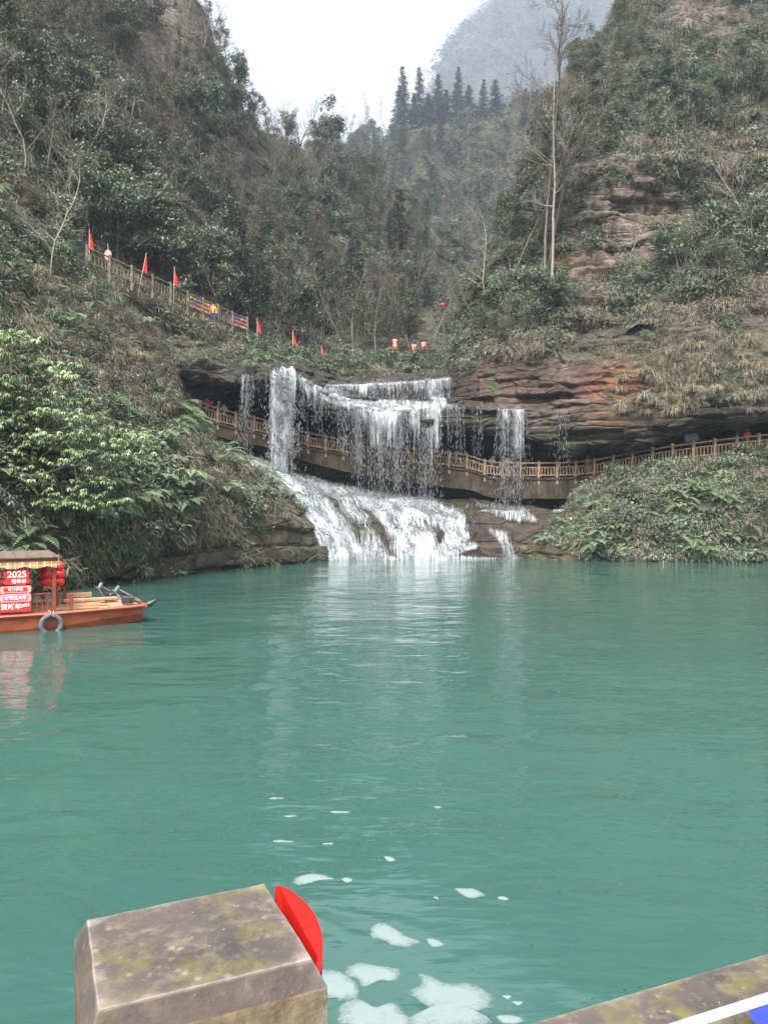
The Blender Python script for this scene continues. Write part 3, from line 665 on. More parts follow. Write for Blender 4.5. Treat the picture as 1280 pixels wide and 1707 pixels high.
def sampler(L, rng, n, fn=None, pad=90, rows=None):
    G, N = L['G'], L['N']
    if rows: a, b = int(rows[0] * G.shape[0]), int(rows[1] * G.shape[0]); G = G[a:b]; N = N[a:b]
    px, py = proj(G)
    A = .25 * (G[:-1, :-1] + G[1:, :-1] + G[:-1, 1:] + G[1:, 1:]); NN = N[:-1, :-1]
    cx = .25 * (px[:-1, :-1] + px[1:, :-1] + px[:-1, 1:] + px[1:, 1:]); cyy = .25 * (py[:-1, :-1] + py[1:, :-1] + py[:-1, 1:] + py[1:, 1:])
    area = np.abs((px[:-1, 1:] - px[:-1, :-1]) * (py[1:, :-1] - py[:-1, :-1]) - (py[:-1, 1:] - py[:-1, :-1]) * (px[1:, :-1] - px[:-1, :-1]))
    wa = np.linalg.norm(np.cross(G[:-1, 1:] - G[:-1, :-1], G[1:, :-1] - G[:-1, :-1]), axis=-1) * (F / A[..., 1]) ** 2
    area = np.maximum(area, .3 * wa)
    area = area * ((cx > -pad) & (cx < 1280 + pad) & (cyy > -pad * 1.5) & (cyy < 1707) & (A[..., 2] > .12))
    if fn is not None: area = area * fn(cx, cyy, A)
    w = area.ravel(); w = w / w.sum(); k = rng.choice(len(w), n, p=w); i, j = np.unravel_index(k, area.shape)
    u = rng.random((n, 1)); v = rng.random((n, 1))
    p = G[i, j] * (1 - u) * (1 - v) + G[i, j + 1] * u * (1 - v) + G[i + 1, j] * (1 - u) * v + G[i + 1, j + 1] * u * v
    return p, N[i, j], cx[i, j], cyy[i, j]
def cover(name, L, n, k, rad, ll, lw, tonefn, fn=None, seed=1, mat=None, label='', h=.5, rows=None, flat=.7, droop=.2, pad=90, blades=True, **kw):
    """one mass of leaves over a slope"""
    rng = np.random.default_rng(seed); p, nn, cx, cyy = sampler(L, rng, n, fn, rows=rows, pad=pad)
    rr = rad * rng.uniform(.5, 1.4, n); upn = nz(nn + np.array((0, 0, .5)))
    c = p + upn * (rr * h * rng.random(n))[:, None]
    off = rv(rng, n * k); s = (off * upn.repeat(k, 0)).sum(1); off = np.where((s < 0)[:, None], off - 1.6 * s[:, None] * upn.repeat(k, 0), off)
    off *= (rng.random(n * k) ** .5 * rr.repeat(k))[:, None]; off[:, 2] *= flat
    q = c.repeat(k, 0) + off; out = nz(off)
    d = nz(rv(rng, n * k) * .8 + out * .9 + np.array((0, 0, -.35))); nr = nz(upn.repeat(k, 0) + rv(rng, n * k) * .6)
    t = tonefn(p, cx, cyy, rng); tone = np.clip(t.repeat(k) + rng.normal(size=n * k) * .09, 0, 1)
    blade = (tone < .43) & (kw.get('kind') is None) if blades else tone < -1
    d = nz(d + blade[:, None] * np.array((0, 0, -.5)) ); var = rng.uniform(.6, 1.5, n).repeat(k)
    V, Q = leaves(q, d, nr, ll * var * rng.uniform(.6, 1.4, n * k) * np.where(blade, 1.7, 1), lw * var * rng.uniform(.7, 1.3, n * k) * np.where(blade, .38, 1), .12, droop)
    me = mesh_np(name, V, Q, mat or M_under, {'tone': ('FACE', tone)})
    return obj(name, me, kind='stuff', label=label, **kw)
def mask(spots, base=1.0, cut=.03):
    """density with holes (rock showing) at the spots"""
    def f(px, py, A):
        r = np.ones(px.shape) * base
        for (x, y, sx, sy) in spots: r = r * (1 - (1 - cut) * np.exp(-(((px - x) / sx) ** 2 + ((py - y) / sy) ** 2) ** 2))
        return r
    return f
def only(spots, lo=0.0):
    def f(px, py, A):
        r = np.ones(px.shape) * lo
        for (x, y, sx, sy) in spots: r = np.maximum(r, np.exp(-(((px - x) / sx) ** 2 + ((py - y) / sy) ** 2) ** 2))
        return r
    return f
def box_(x0, y0, x1, y1): return lambda px, py, A: ((px > x0) & (px < x1) & (py > y0) & (py < y1)) * 1.0
def tn(green=.6, dry=.2, sc=3.0, th=.5, seed=5, drys=()):
    """tone: dry (<.4) and green (>.45) patches"""
    def f(p, px, py, rng):
        a = fbm(p / sc, seed, 3) + rng.normal(size=len(p)) * .05; add = 0
        for (x, y, sx, sy, w) in drys: add = add + w * np.exp(-((px - x) / sx) ** 2 - ((py - y) / sy) ** 2)
        g = a - add > th
        return np.where(g, green + rng.normal(size=len(p)) * .13, dry + rng.normal(size=len(p)) * .08)
    return f

ROCKM = mask([(1050, 350, 112, 96), (985, 445, 48, 30), (1010, 562, 75, 24), (930, 430, 22, 22), (1075, 425, 40, 16), (960, 600, 200, 10), (1165, 30, 60, 42)], cut=.0)
LROCK = mask([(275, 90, 60, 130)], cut=.12)
BANKM = mask([(475, 895, 110, 52), (530, 905, 60, 70), (330, 930, 130, 32), (190, 955, 80, 20)], cut=.0)
# ground cover on every slope
cover('undergrowth', bank, 6500, 24, .46, .22, .075, tn(.66, .27, 3, .46, 5, [(170, 540, 150, 90, .22), (270, 640, 100, 70, .2), (370, 770, 60, 60, .2)]),
      BANKM, 1, label='tangled green and straw undergrowth covering the left bank')
cover('undergrowth', lhill, 6500, 26, .75, .26, .11, tn(.58, .24, 5, .46, 6, [(200, 480, 150, 50, .1), (270, 80, 60, 100, .2)]),
      lambda px, py, A: np.where(A[..., 1] < 56, 1.5, 1) * mask([(275, 60, 58, 110)])(px, py, A), 2, label='brown and green undergrowth on the left wooded hillside')
cover('undergrowth', rcliff, 12000, 24, .75, .22, .10, tn(.56, .2, 5, .40, 7, [(1240, 260, 60, 110, .12), (1180, 560, 120, 60, .22)]),
      ROCKM, 3, label='grey green scrub covering the steep right hillside')
cover('undergrowth', cliff, 2600, 22, .38, .18, .05, tn(.55, .27, 3, .55, 8, [(1150, 620, 150, 60, .2)]),
      lambda px, py, A: (only([(1190, 600, 170, 50), (1100, 655, 90, 26), (1250, 640, 90, 30), (330, 580, 110, 28), (470, 606, 70, 10), (900, 590, 80, 14), (1000, 590, 50, 20)])(px, py, A) * (A[..., 2] > 8) * mask([(1035, 640, 60, 34)])(px, py, A)), 4,
      label='straw coloured grass and ferns on the ledge above the rock overhang', pad=200)
cover('undergrowth', rbank, 4200, 26, .38, .16, .075, tn(.74, .25, 2.2, .42, 9, [(1240, 790, 60, 30, .1), (1000, 900, 80, 25, .1)]),
      mask([(900, 915, 60, 22), (960, 925, 60, 12)]), 5, label='dense leafy undergrowth covering the right bank')
cover('undergrowth', chill, 5000, 22, 2.5, .85, .42, lambda p, x, y, r: np.clip(fbm(p / 14, 3) * 1.5 - .25 + r.normal(size=len(p)) * .12, 0, 1), None, 6, M_far, blades=False, label='dense forest understorey on the hazy valley slope', h=1.2)
cover('forest', fmount, 9500, 20, 10, 3.5, 2.1, lambda p, x, y, r: np.clip(fbm(p / 40, 3) * 1.5 - .25 + r.normal(size=len(p)) * .15, 0, 1), None, 7, M_far, blades=False, label='far off forest covering the pale hazy mountain', h=1.2)

# individual trees, shrubs, ferns and tufts
LAND = [(60, 60, 'high in the upper left corner'), (200, 60, 'below the left rock wall'), (60, 200, 'above the topmost railing bend'), (200, 220, 'on the slope above the flags'), (300, 150, 'near the left skyline edge'),
 (150, 330, 'just above the topmost red flag'), (250, 380, 'behind the leaning red flag'), (330, 330, 'halfway up the left wooded slope'), (340, 450, 'above the coloured pinwheels'), (420, 250, 'below the left ridge line'), (430, 380, 'above the lower flags'),
 (440, 500, 'behind the lower end flag'), (520, 300, 'under the rounded ridge evergreen'), (540, 430, 'above the left of the falls'), (560, 550, 'just behind the upper falls'), (620, 260, 'below the skyline saddle'), (640, 400, 'in the middle of the valley'),
 (660, 520, 'above the hanging red signs'), (700, 230, 'below the skyline conifers'), (720, 330, 'around the small valley lantern'), (740, 450, 'left of the leaning bare tree'), (800, 250, 'at the foot of the hazy mountain'), (830, 370, 'left of the tallest trunk'),
 (800, 560, 'above the long water lip'), (900, 430, 'at the foot of the tallest trunk'), (900, 560, 'above the reddish rock wall'), (950, 250, 'left of the banded rock face'), (970, 120, 'on the shoulder of the right hill'), (1050, 180, 'above the banded rock face'),
 (1050, 470, 'below the banded rock face'), (1020, 600, 'around the orange rock patch'), (1150, 60, 'near the top right summit'), (1240, 60, 'in the upper right corner'), (1180, 200, 'right of the banded rock face top'), (1230, 320, 'beside the pale right tree'),
 (1170, 430, 'in the green belt on the right'), (1250, 480, 'at the right edge of the green belt'), (1120, 560, 'on the grassy slope right of the orange rock'), (1240, 600, 'above the right end of the overhang'), (1100, 670, 'at the lip over the dark board'),
 (1020, 800, 'where the right bank meets the walkway'), (1130, 810, 'below the dark tilted board'), (1240, 800, 'below the person in orange red'), (960, 900, 'at the rocky left tip of the right bank'), (1060, 900, 'at the waterline of the right bank'), (1200, 900, 'low on the right bank by the water'),
 (60, 480, 'on the slope beside the forked bare tree'), (180, 540, 'under the upper railing bend'), (300, 560, 'under the coloured pinwheels'), (270, 620, 'left of the cave mouth'), (330, 590, 'over the cave mouth'), (420, 600, 'above the thin left strand'), (480, 600, 'behind the top of the plume'),
 (340, 720, 'below the cave railing'), (400, 800, 'left of the cascade top'), (60, 620, 'behind the bright hanging tree'), (200, 680, 'right of the bright hanging tree'), (240, 800, 'in the middle of the left bank'), (100, 860, 'above the boat roof'), (200, 930, 'behind the boat deck'), (320, 880, 'above the left waterline'), (420, 870, 'on the rock left of the cascade')]
def where(p):
    x, y = proj(np.asarray(p)); l = min(LAND, key=lambda l: (l[0] - x) ** 2 + (l[1] - y) ** 2); dx, dy = x - l[0], y - l[1]
    s = '' if max(abs(dx), abs(dy)) < 16 else (' to the left' if dx < 0 else ' to the right') if abs(dx) > abs(dy) else (' higher up' if dy < 0 else ' lower down')
    return l[2], s
def wlabel(core, a):
    w, s = where(a); t = core + ' ' + w + s; return t if len(t.split()) <= 16 else core + ' ' + w
def strew(kind, L, n, label, group, smin, smax, fn=None, seed=0, sink=.15, rows=None, out=0, pad=60, tiltn=0):
    rng = np.random.default_rng(seed); p, nn, _, _ = sampler(L, rng, n, fn, rows=rows, pad=pad)
    for a, b in zip(p, nn):
        t = None
        if tiltn: t = (-b[1] * tiltn + rng.normal() * .1, b[0] * tiltn + rng.normal() * .1); place_rz = 0.0
        sc = rng.uniform(smin, smax); q = (sc - smin) / (smax - smin); size = '' if label.startswith('small') else 'small ' if q < .33 else 'tall ' if q > .67 and kind not in ('fern', 'grass', 'greengrass') else 'large ' if q > .67 else ''
        place(kind, tuple(a + b * out - np.array((0, 0, sink))), wlabel(size + label, a), group, sc, rng=rng, tilt=t)
up = lambda y0, y1, x0=-200, x1=2000: (lambda px, py, A: ((py > y0) & (py < y1) & (px > x0) & (px < x1)) * 1.0)
strew('ever', lhill, 115, 'glossy dark green evergreen tree', 'evergreens on the left hillside', .7, 1.25, lambda px, py, A: ((py > 60) & (A[..., 1] > 58) & (px < 520)) * np.exp(-((px - 180) / 220.) ** 2) * LROCK(px, py - 40, A), 201, .6, (.36, .8))
strew('olive', lhill, 50, 'olive green rounded tree', 'olive green trees on the left hillside', .6, 1.2, lambda px, py, A: ((py > 40) & (A[..., 1] > 58)) * LROCK(px, py - 40, A), 202, .6, (.36, .83))
strew('bare', lhill, 115, 'leafless grey brown tree', 'leafless trees on the left hillside', .8, 1.4, lambda px, py, A: (A[..., 1] > 58) * (.5 + (px > 300)), 203, .4, (.36, .84))
strew('sparse', lhill, 60, 'thin brown tree with few dry leaves', 'thin dry trees on the left hillside', .7, 1.3, lambda px, py, A: (A[..., 1] > 58) * 1.0, 204, .4, (.36, .84))
strew('conifer', lhill, 34, 'dark feathery conifer', 'conifers behind the waterfall', .6, 1.05, up(430, 560, 380, 720), 205, .4)
strew('ever', chill, 140, 'hazy green leafy tree', 'green trees on the valley slope', 1.2, 2.2, up(230, 520), 206, .8)
strew('bare', chill, 110, 'hazy leafless tree', 'leafless trees on the valley slope', 1.4, 2.4, up(240, 520), 207, .8)
strew('conifer', chill, 16, 'hazy conifer', 'conifers on the valley slope', 1.2, 1.9, up(210, 420, 640, 900), 208, .8)
strew('ever', rcliff, 75, 'grey green leafy tree', 'leafy trees on the right hillside', .35, .8, lambda px, py, A: only([(1200, 440, 110, 40), (900, 520, 90, 50), (870, 420, 40, 60), (950, 250, 50, 60), (1000, 130, 60, 50), (1150, 180, 100, 60)])(px, py, A) * ROCKM(px, py - 30, A), 209, .4)
strew('olive', rcliff, 60, 'olive green leafy tree', 'olive trees on the right hillside', .3, .6, lambda px, py, A: only([(1100, 200, 150, 60), (1000, 100, 80, 60), (1180, 470, 110, 40), (820, 560, 60, 40)])(px, py, A) * ROCKM(px, py - 30, A), 210, .4)
strew('bare', rcliff, 44, 'leafless spindly tree', 'leafless trees on the right hillside', .3, .65, lambda px, py, A: ROCKM(px, py - 40, A), 211, .3)
strew('shrub', rcliff, 150, 'leafy green shrub', 'leafy shrubs on the right hillside', .8, 1.9, ROCKM, 212, .2)
strew('dryshrub', rcliff, 80, 'dry brown twiggy shrub', 'dry shrubs on the right hillside', .8, 1.5, only([(1200, 300, 100, 120), (1150, 40, 120, 60), (1200, 520, 120, 50)], .15), 213, .1)
strew('grass', rcliff, 110, 'straw coloured grass tuft', 'straw tufts on the right hillside', 1.0, 2.0, only([(1230, 260, 70, 110), (1180, 540, 120, 40)], .05), 214, 0, out=.2)
strew('grass', cliff, 90, 'drooping straw grass tuft', 'straw tufts over the right overhang', .8, 1.6, lambda px, py, A: only([(1190, 620, 150, 45), (1090, 680, 70, 18), (1250, 655, 60, 20)])(px, py, A) * (A[..., 2] > 8.5), 215, 0, out=.15)
strew('shrub', cliff, 16, 'leafy green shrub', 'shrubs above the right overhang', .5, 1.1, only([(1180, 560, 130, 30), (900, 590, 100, 10)]), 216, .2)
strew('fern', cliff, 44, 'broad green fern', 'ferns over the left cave roof', .8, 1.6, lambda px, py, A: only([(330, 585, 100, 28), (450, 606, 60, 8)])(px, py, A) * (A[..., 1] < 64), 217, 0, out=.15)
strew('shrubo', rbank, 34, 'olive leafy shrub', 'olive shrubs on the right bank', .5, 1.2, mask([(920, 910, 70, 30)]), 231, .1)
strew('dryshrub', rbank, 26, 'dry brown twiggy shrub', 'dry shrubs on the right bank', .4, .9, mask([(920, 910, 70, 30)]), 232, .1)
strew('shrub', rbank, 80, 'leafy green shrub', 'leafy shrubs on the right bank', .45, 1.15, mask([(920, 910, 70, 30)]), 218, .1)
strew('fern', rbank, 60, 'green arching fern', 'ferns on the right bank', .8, 1.5, only([(1200, 870, 120, 60), (1020, 900, 60, 25)], .12), 219, 0, out=.25)
strew('grass', rbank, 44, 'straw grass tuft', 'straw tufts on the right bank', .6, 1.2, None, 220, 0, out=.2)
strew('greengrass', rbank, 24, 'green grass tuft', 'green tufts on the right bank', .5, .9, None, 221, 0, out=.2)
strew('fern', bank, 90, 'arching green fern', 'ferns on the left bank', .9, 1.9, lambda px, py, A: only([(400, 800, 60, 50), (250, 820, 130, 60), (60, 900, 80, 50), (330, 700, 60, 60), (140, 940, 50, 20)], .1)(px, py, A) * BANKM(px, py, A), 222, 0, out=.25)
strew('grass', bank, 130, 'dry straw grass tuft', 'straw tufts on the left bank', .7, 1.4, lambda px, py, A: only([(200, 620, 120, 80), (390, 800, 60, 60), (230, 850, 50, 40), (60, 560, 60, 60)], .1)(px, py, A) * BANKM(px, py, A), 223, 0, out=.2)
strew('greengrass', bank, 90, 'drooping green grass tuft', 'green tufts on the left bank', .7, 1.5, lambda px, py, A: only([(130, 830, 80, 50), (190, 920, 60, 40), (430, 860, 40, 20)], .1)(px, py, A) * (.04 + BANKM(px, py, A)), 224, 0, out=.2)
strew('shrub', bank, 70, 'leafy green shrub', 'leafy shrubs on the left bank', .6, 1.2, lambda px, py, A: only([(80, 680, 140, 120), (200, 660, 70, 60)], .15)(px, py, A) * BANKM(px, py, A), 225, .1)
strew('dryshrub', bank, 46, 'dry brown twiggy shrub', 'dry shrubs on the left bank', .6, 1.3, lambda px, py, A: only([(260, 640, 80, 70), (350, 740, 60, 60), (100, 480, 90, 60)], .15)(px, py, A) * BANKM(px, py, A), 226, .1)
strew('dryshrub', lhill, 50, 'dry brown twiggy shrub', 'dry shrubs below the upper path', .7, 1.3, lambda px, py, A: ((A[..., 1] < 68) & (py > 300)) * 1.0, 227, .1, (.02, .17))
strew('shrub', lhill, 40, 'leafy green shrub', 'leafy shrubs beside the upper path', .7, 1.3, lambda px, py, A: ((A[..., 1] < 80) & (py > 300)) * (.3 + (px > 420)), 228, .1, (.02, .30))
strew('ever', lhill, 34, 'grey green evergreen tree', 'evergreens behind the falls', .8, 1.3, up(300, 560, 430, 760), 241, .6, (.36, .9))
strew('olive', lhill, 22, 'olive green rounded tree', 'olive green trees behind the falls', .8, 1.2, up(300, 560, 430, 760), 242, .6, (.36, .9))
strew('shrub', lhill, 30, 'leafy green shrub', 'leafy shrubs behind the falls', 1.0, 2.0, up(560, 640, 480, 760), 243, .1, (.0, .36))
# ------------------------------------------------------------------ placing helpers
def surf(L, px, py, out=0.0, rows=None):
    x, y = proj(L['G']); d = (x - px) ** 2 + (y - py) ** 2 + .02 * np.maximum(0, L['G'][..., 1] - L['G'][..., 1].min())
    i, j = np.unravel_index(np.argmin(d), d.shape); return L['G'][i, j] + L['N'][i, j] * out
def hero(kind, L, px, py, label, scale, idx=0, rz=0, tilt=(0, 0), group=None, sink=.3):
    p = surf(L, px, py) if L is not None else px
    o = place(kind, tuple(np.asarray(p) - np.array((0, 0, sink))), label, group or label, scale, rz, idx, tilt=tilt)
    if group is None: del o['group']
    return o

# skyline and marker trees
for k, (px, y0, sc, i) in enumerate([(572, 246, 1.15, 0), (584, 243, 1.0, 1), (592, 241, 1.3, 0), (601, 240, 1.05, 1), (611, 238, 1.35, 1), (622, 237, 1.25, 0), (633, 236, 1.1, 1), (648, 232, 1.35, 0)]):
    place('slim', tuple(P(px, y0 + 4, 321)), 'slender bare tree standing on the saddle of the skyline', 'slender trees on the skyline saddle', sc * 1.5, idx=i)
for k, (px, y0, sc) in enumerate([(663, 222, 1.6), (676, 218, 1.8), (690, 215, 1.45), (702, 212, 1.75), (716, 208, 1.5), (730, 206, 1.8), (745, 203, 1.5), (763, 200, 1.7), (783, 200, 1.6), (802, 198, 1.4), (826, 190, 1.6)]):
    place('conifer', tuple(P(px, y0 + 4, 336)), 'hazy dark conifer on the skyline ridge, number ' if False else ['leftmost hazy conifer of the skyline row', 'tall second hazy conifer of the skyline row', 'shorter third hazy conifer of the skyline row', 'tall fourth hazy conifer of the skyline row', 'fifth hazy conifer of the skyline row', 'tallest middle hazy conifer of the skyline row', 'hazy conifer just right of the tallest skyline one', 'eighth hazy conifer of the skyline row', 'hazy conifer before the pale mountain foot', 'tenth small hazy conifer of the skyline row', 'rightmost hazy conifer of the skyline row'][k], 'conifers on the skyline ridge', (lambda q, f: (q * f, q * f, q))(sc * 1.5 * [.8, 1.05, .72, .95, .6, .75, .62, .85, .6, .8, .6][k], [1.2, .9, 1.4, 1.0, 1.7, 1.2, 1.6, 1.0, 1.7, 1.1, 1.6][k]))
for px, py, sc in [(352, 45, .8), (368, 80, .9), (392, 125, .85), (408, 160, 1.0), (428, 185, .9), (446, 215, 1.0), (470, 235, .9), (500, 238, 1.0)]:
    place('sparse', tuple(surf(lhill, px, py + 20) - np.array((0, 0, .5))), 'thin tree against the sky on the left ridge line', 'thin trees on the left ridge line', sc)
for px, py, sc in [(425, 210, .7), (455, 235, .7), (535, 262, 1.5), (552, 268, 1.3), (590, 290, 1.0)]:
    place('ever', tuple(surf(lhill, px, py + 10) - np.array((0, 0, .5))), 'rounded evergreen against the sky on the left ridge line', 'rounded evergreens on the left ridge line', sc)
PROTO['tall'] = [(make_bare(311, 25, (18, 8, 6), (.26, .55, .5), M_twig, 0, .28, .20, .35, .035, (75, 50, 45), .016), 'bare_tree', 'tree'), (make_bare(312, 24, (15, 8, 5), (.20, .55, .5), M_pale, 0, .35, .15, .45, .04, (70, 50, 45), .016), 'bare_tree', 'tree')]
hero('tall', rcliff, 908, 492, 'very tall bare tree with a pale straight trunk on the right slope', 1, 0, .4, (0, -.01))
hero('tall', rcliff, 920, 496, 'tall thin bare tree close beside the tallest pale trunk', .93, 1, 2.0, (0, -.03))
PROTO['bigbare'] = [(make_bare(301, 16, (13, 7, 5), (.34, .5, .5), M_bark, 0, .35, .13, .35, .10, (50, 42, 42), .014), 'bare_tree', 'tree'), (make_bare(302, 14, (12, 7, 5), (.42, .5, .5), M_pale, 0, .25, .13, .3, .14, (50, 42, 42), .012), 'bare_tree', 'tree')]
hero('bigbare', rcliff, 905, 480, 'large leafless tree with wide black twigs behind the tallest trunk', 1.35, 0, 1.0, (0, -.03))
hero('bigbare', rcliff, 850, 470, 'dark leafless tree leaning left over the valley', .95, 0, 2.1, (0, -.35))
hero('bigbare', rcliff, 812, 520, 'leaning bare tree forking above the head of the falls', .7, 1, .5, (0, -.3))
hero('bigbare', rcliff, 1040, 70, 'bare tree with dark forked limbs on the top of the right hill', .7, 0, .3, (0, -.1))
hero('bigbare', rcliff, 975, 150, 'curved bare tree on the shoulder of the right hill', .55, 0, 4.0, (0, -.25))
hero('bigbare', rcliff, 1045, 455, 'thin pale tree growing from the foot of the orange rock face', .42, 1, .3, (.1, 0))
hero('bigbare', rcliff, 1235, 385, 'pale bare tree standing before the rock face at the right', .55, 1, 2.3, (.1, .05))
hero('bigbare', bank, 82, 470, 'slim bare tree with a forked trunk standing on the left bank', .62, 1, .9, (0, .03))
hero('bigbare', lhill, 40, 300, 'spreading leafless tree with pale twigs beside the upper path', .85, 1, 3.3, (.1, .05))
hero('bigbare', lhill, -20, 240, 'large pale leafless tree at the top of the left bank', .9, 1, 5.0, (.1, .1))
hero('bigbare', lhill, 130, 330, 'pale leafless tree on the wooded slope above the red flags', .8, 1, 1.0, (.1, 0))
hero('bigbare', lhill, 455, 560, 'dark leaning bare tree left of the hanging red signs', .6, 0, 1.0, (0, .25))
hero('conifer', lhill, 665, 500, 'tall dark conifer standing alone in the middle of the valley', 1.6, 1)
hero('ever', lhill, 460, 560, 'pale grey green leafy tree behind the last red flags', .8, 1)
hero('ever', chill, 712, 440, 'bright leafy evergreen in the middle of the valley', 2.3, 2)

# bright green layered tree hanging over the left bank
def hanging_tree():
    r = np.random.default_rng(77); root = surf(bank, 30, 800) - np.array((0, 0, .3)); segs, Vs, tones = [], [], []
    cl = []
    for (x0, x1, y, n) in [(-160, 60, 545, 10), (-150, 100, 580, 14), (-150, 130, 615, 16), (-140, 160, 650, 17), (-130, 215, 690, 21), (-120, 250, 715, 24), (-110, 235, 745, 22), (-80, 195, 775, 18), (20, 190, 805, 11), (60, 170, 835, 7)]:
        for k in range(n):
            x = x0 + (x1 - x0) * (k + r.random()) / n; cl.append((x, y + r.normal() * 12 + 26 * ((x - x0) / (x1 - x0) - .3), 27.5 + 1.9 * r.random() + (x + 100) * .006))
    limbs = []
    for k in range(9):
        e = P(*[(-60, 560, 29), (50, 575, 29), (20, 640, 29), (120, 660, 29.5), (60, 700, 29), (190, 700, 29.6), (110, 740, 29.2), (170, 780, 29.5), (-60, 680, 28.5)][k])
        m = (root + e) / 2 + np.array((0, -.4, .3)) + r.normal(size=3) * .2; pts = cr1(np.array([root, m, e]), 9, 0)
        for i in range(8): segs.append((pts[i], pts[i + 1], .075 * (1 - i / 9), .075 * (1 - (i + 1) / 9)))
        limbs.append(pts)
    allp = np.concatenate(limbs)
    for c in cl:
        q = P(*c); j = np.argmin(((allp - q) ** 2).sum(1) + (allp[:, 2] > q[2]) * .6); a = allp[j]; mid = (a + q) / 2 + np.array((0, 0, .12))
        segs += [(a, mid, .02, .013), (mid, q, .013, .006)]
        ct = r.random()
        for w in range(14):
            o = q + r.normal(size=3) * np.array((.32, .32, .10)); segs.append((q, o, .006, .003))
            az = np.arange(8) * .785 + r.random() * 6; d = np.stack([np.cos(az), np.sin(az), np.full(8, -.55) + r.normal(size=8) * .2], 1)
            Vs.append(leaves(np.repeat(o[None], 8, 0), d, np.array([(0, 0, 1.)] * 8) + d * .5, .21 * r.uniform(.7, 1.15, 8), .085, .1, .35)); tones += list(np.clip(.55 * ct + .45 * r.random(8), 0, 1))
    V, Q = join(Vs); V = V - root
    e = empty('broadleaf_tree', tuple(root), 'bright pale green tree with drooping whorled leaves over the left bank', 'tree')
    segs = [(a - root, b - root, c, d) for a, b, c, d in segs]
    obj('trunk', mesh_np('trunk', *tubes(segs, 5), M_bark), e)
    obj('crown', mesh_np('crown', V, Q, M_bright, {'tone': ('FACE', np.array(tones))}), e)
hanging_tree()

# ------------------------------------------------------------------ falling water
def fall_mat(name, lo, hi, su, sv):
    b = NB(name); uv = b.n('TexCoord').outputs['UV']
    m = b.n('Mapping', {'Vector': uv, 'Scale': (su, sv, 1)}).outputs[0]; m2 = b.n('Mapping', {'Vector': uv, 'Scale': (su * 2.6, sv * 2.4, 1)}).outputs[0]
    n1 = b.noise(1, m, 4, .6, .25); n2 = b.noise(1, m2, 5, .7, .3)
    d = b.attr('dens')
    s = b.math('ADD', b.math('MULTIPLY', n1, .6), b.math('MULTIPLY', n2, .4))
    a = b.math('SUBTRACT', b.math('ADD', s, d), 1.0)
    al = b.ramp(a, [(lo, 0.0), (hi, 1.0)])
    wc = b.ramp(b.math('ADD', b.math('MULTIPLY', n2, .7), b.math('MULTIPLY', n1, .3)), [(.38, (.16, .18, .18)), (.52, (.40, .43, .44)), (.66, (.72, .74, .76))])
    p = b.bsdf(wc, .35, .5, b.bump(s, .6, .08)); tr = b.n('BsdfTranslucent', {'Color': wc}).outputs[0]
    mx = b.n('MixShader', {0: .3}); b.t.links.new(p, mx.inputs[1]); b.t.links.new(tr, mx.inputs[2])
    tp = b.n('BsdfTransparent').outputs[0]; m3 = b.n('MixShader', {0: al}); b.t.links.new(tp, m3.inputs[1]); b.t.links.new(mx.outputs[0], m3.inputs[2])
    return b.done(m3.outputs[0])
M_film = fall_mat('falling_water_sheet', .02, .22, 7.5, .42)
M_flow = fall_mat('white_cascade_water', .0, .24, 6.5, .5)
def drop_mat():
    b = NB('white_water_drop'); p = b.bsdf((.80, .82, .84), .4, .4); tr = b.n('BsdfTranslucent', {'Color': (.80, .82, .84)}).outputs[0]
    mx = b.n('MixShader', {0: .4}); b.t.links.new(p, mx.inputs[1]); b.t.links.new(tr, mx.inputs[2]); return b.done(mx.outputs[0])
M_drop = drop_mat()
def spindles(p, d, l, w):
    n = len(p); d = nz(d); ref = np.array([[.3, .1, .9]]); s = nz(np.cross(d, ref + 0 * d) + 1e-4); u = np.cross(s, d); l = np.broadcast_to(l, n)[:, None]; w = np.broadcast_to(w, n)[:, None]
    a = [p + (s * math.cos(t) + u * math.sin(t)) * w * .5 + d * l * .1 for t in (0, 2.094, 4.189)]; T = p - d * l * .5; B = p + d * l * .5
    V = np.stack([T, a[0], a[1], a[2], B], 1).reshape(-1, 3); q = np.array([[0, 1, 4, 2], [0, 2, 4, 3], [0, 3, 4, 1]])
    return V, (q[None] + (np.arange(n) * 5)[:, None, None]).reshape(-1, 4)
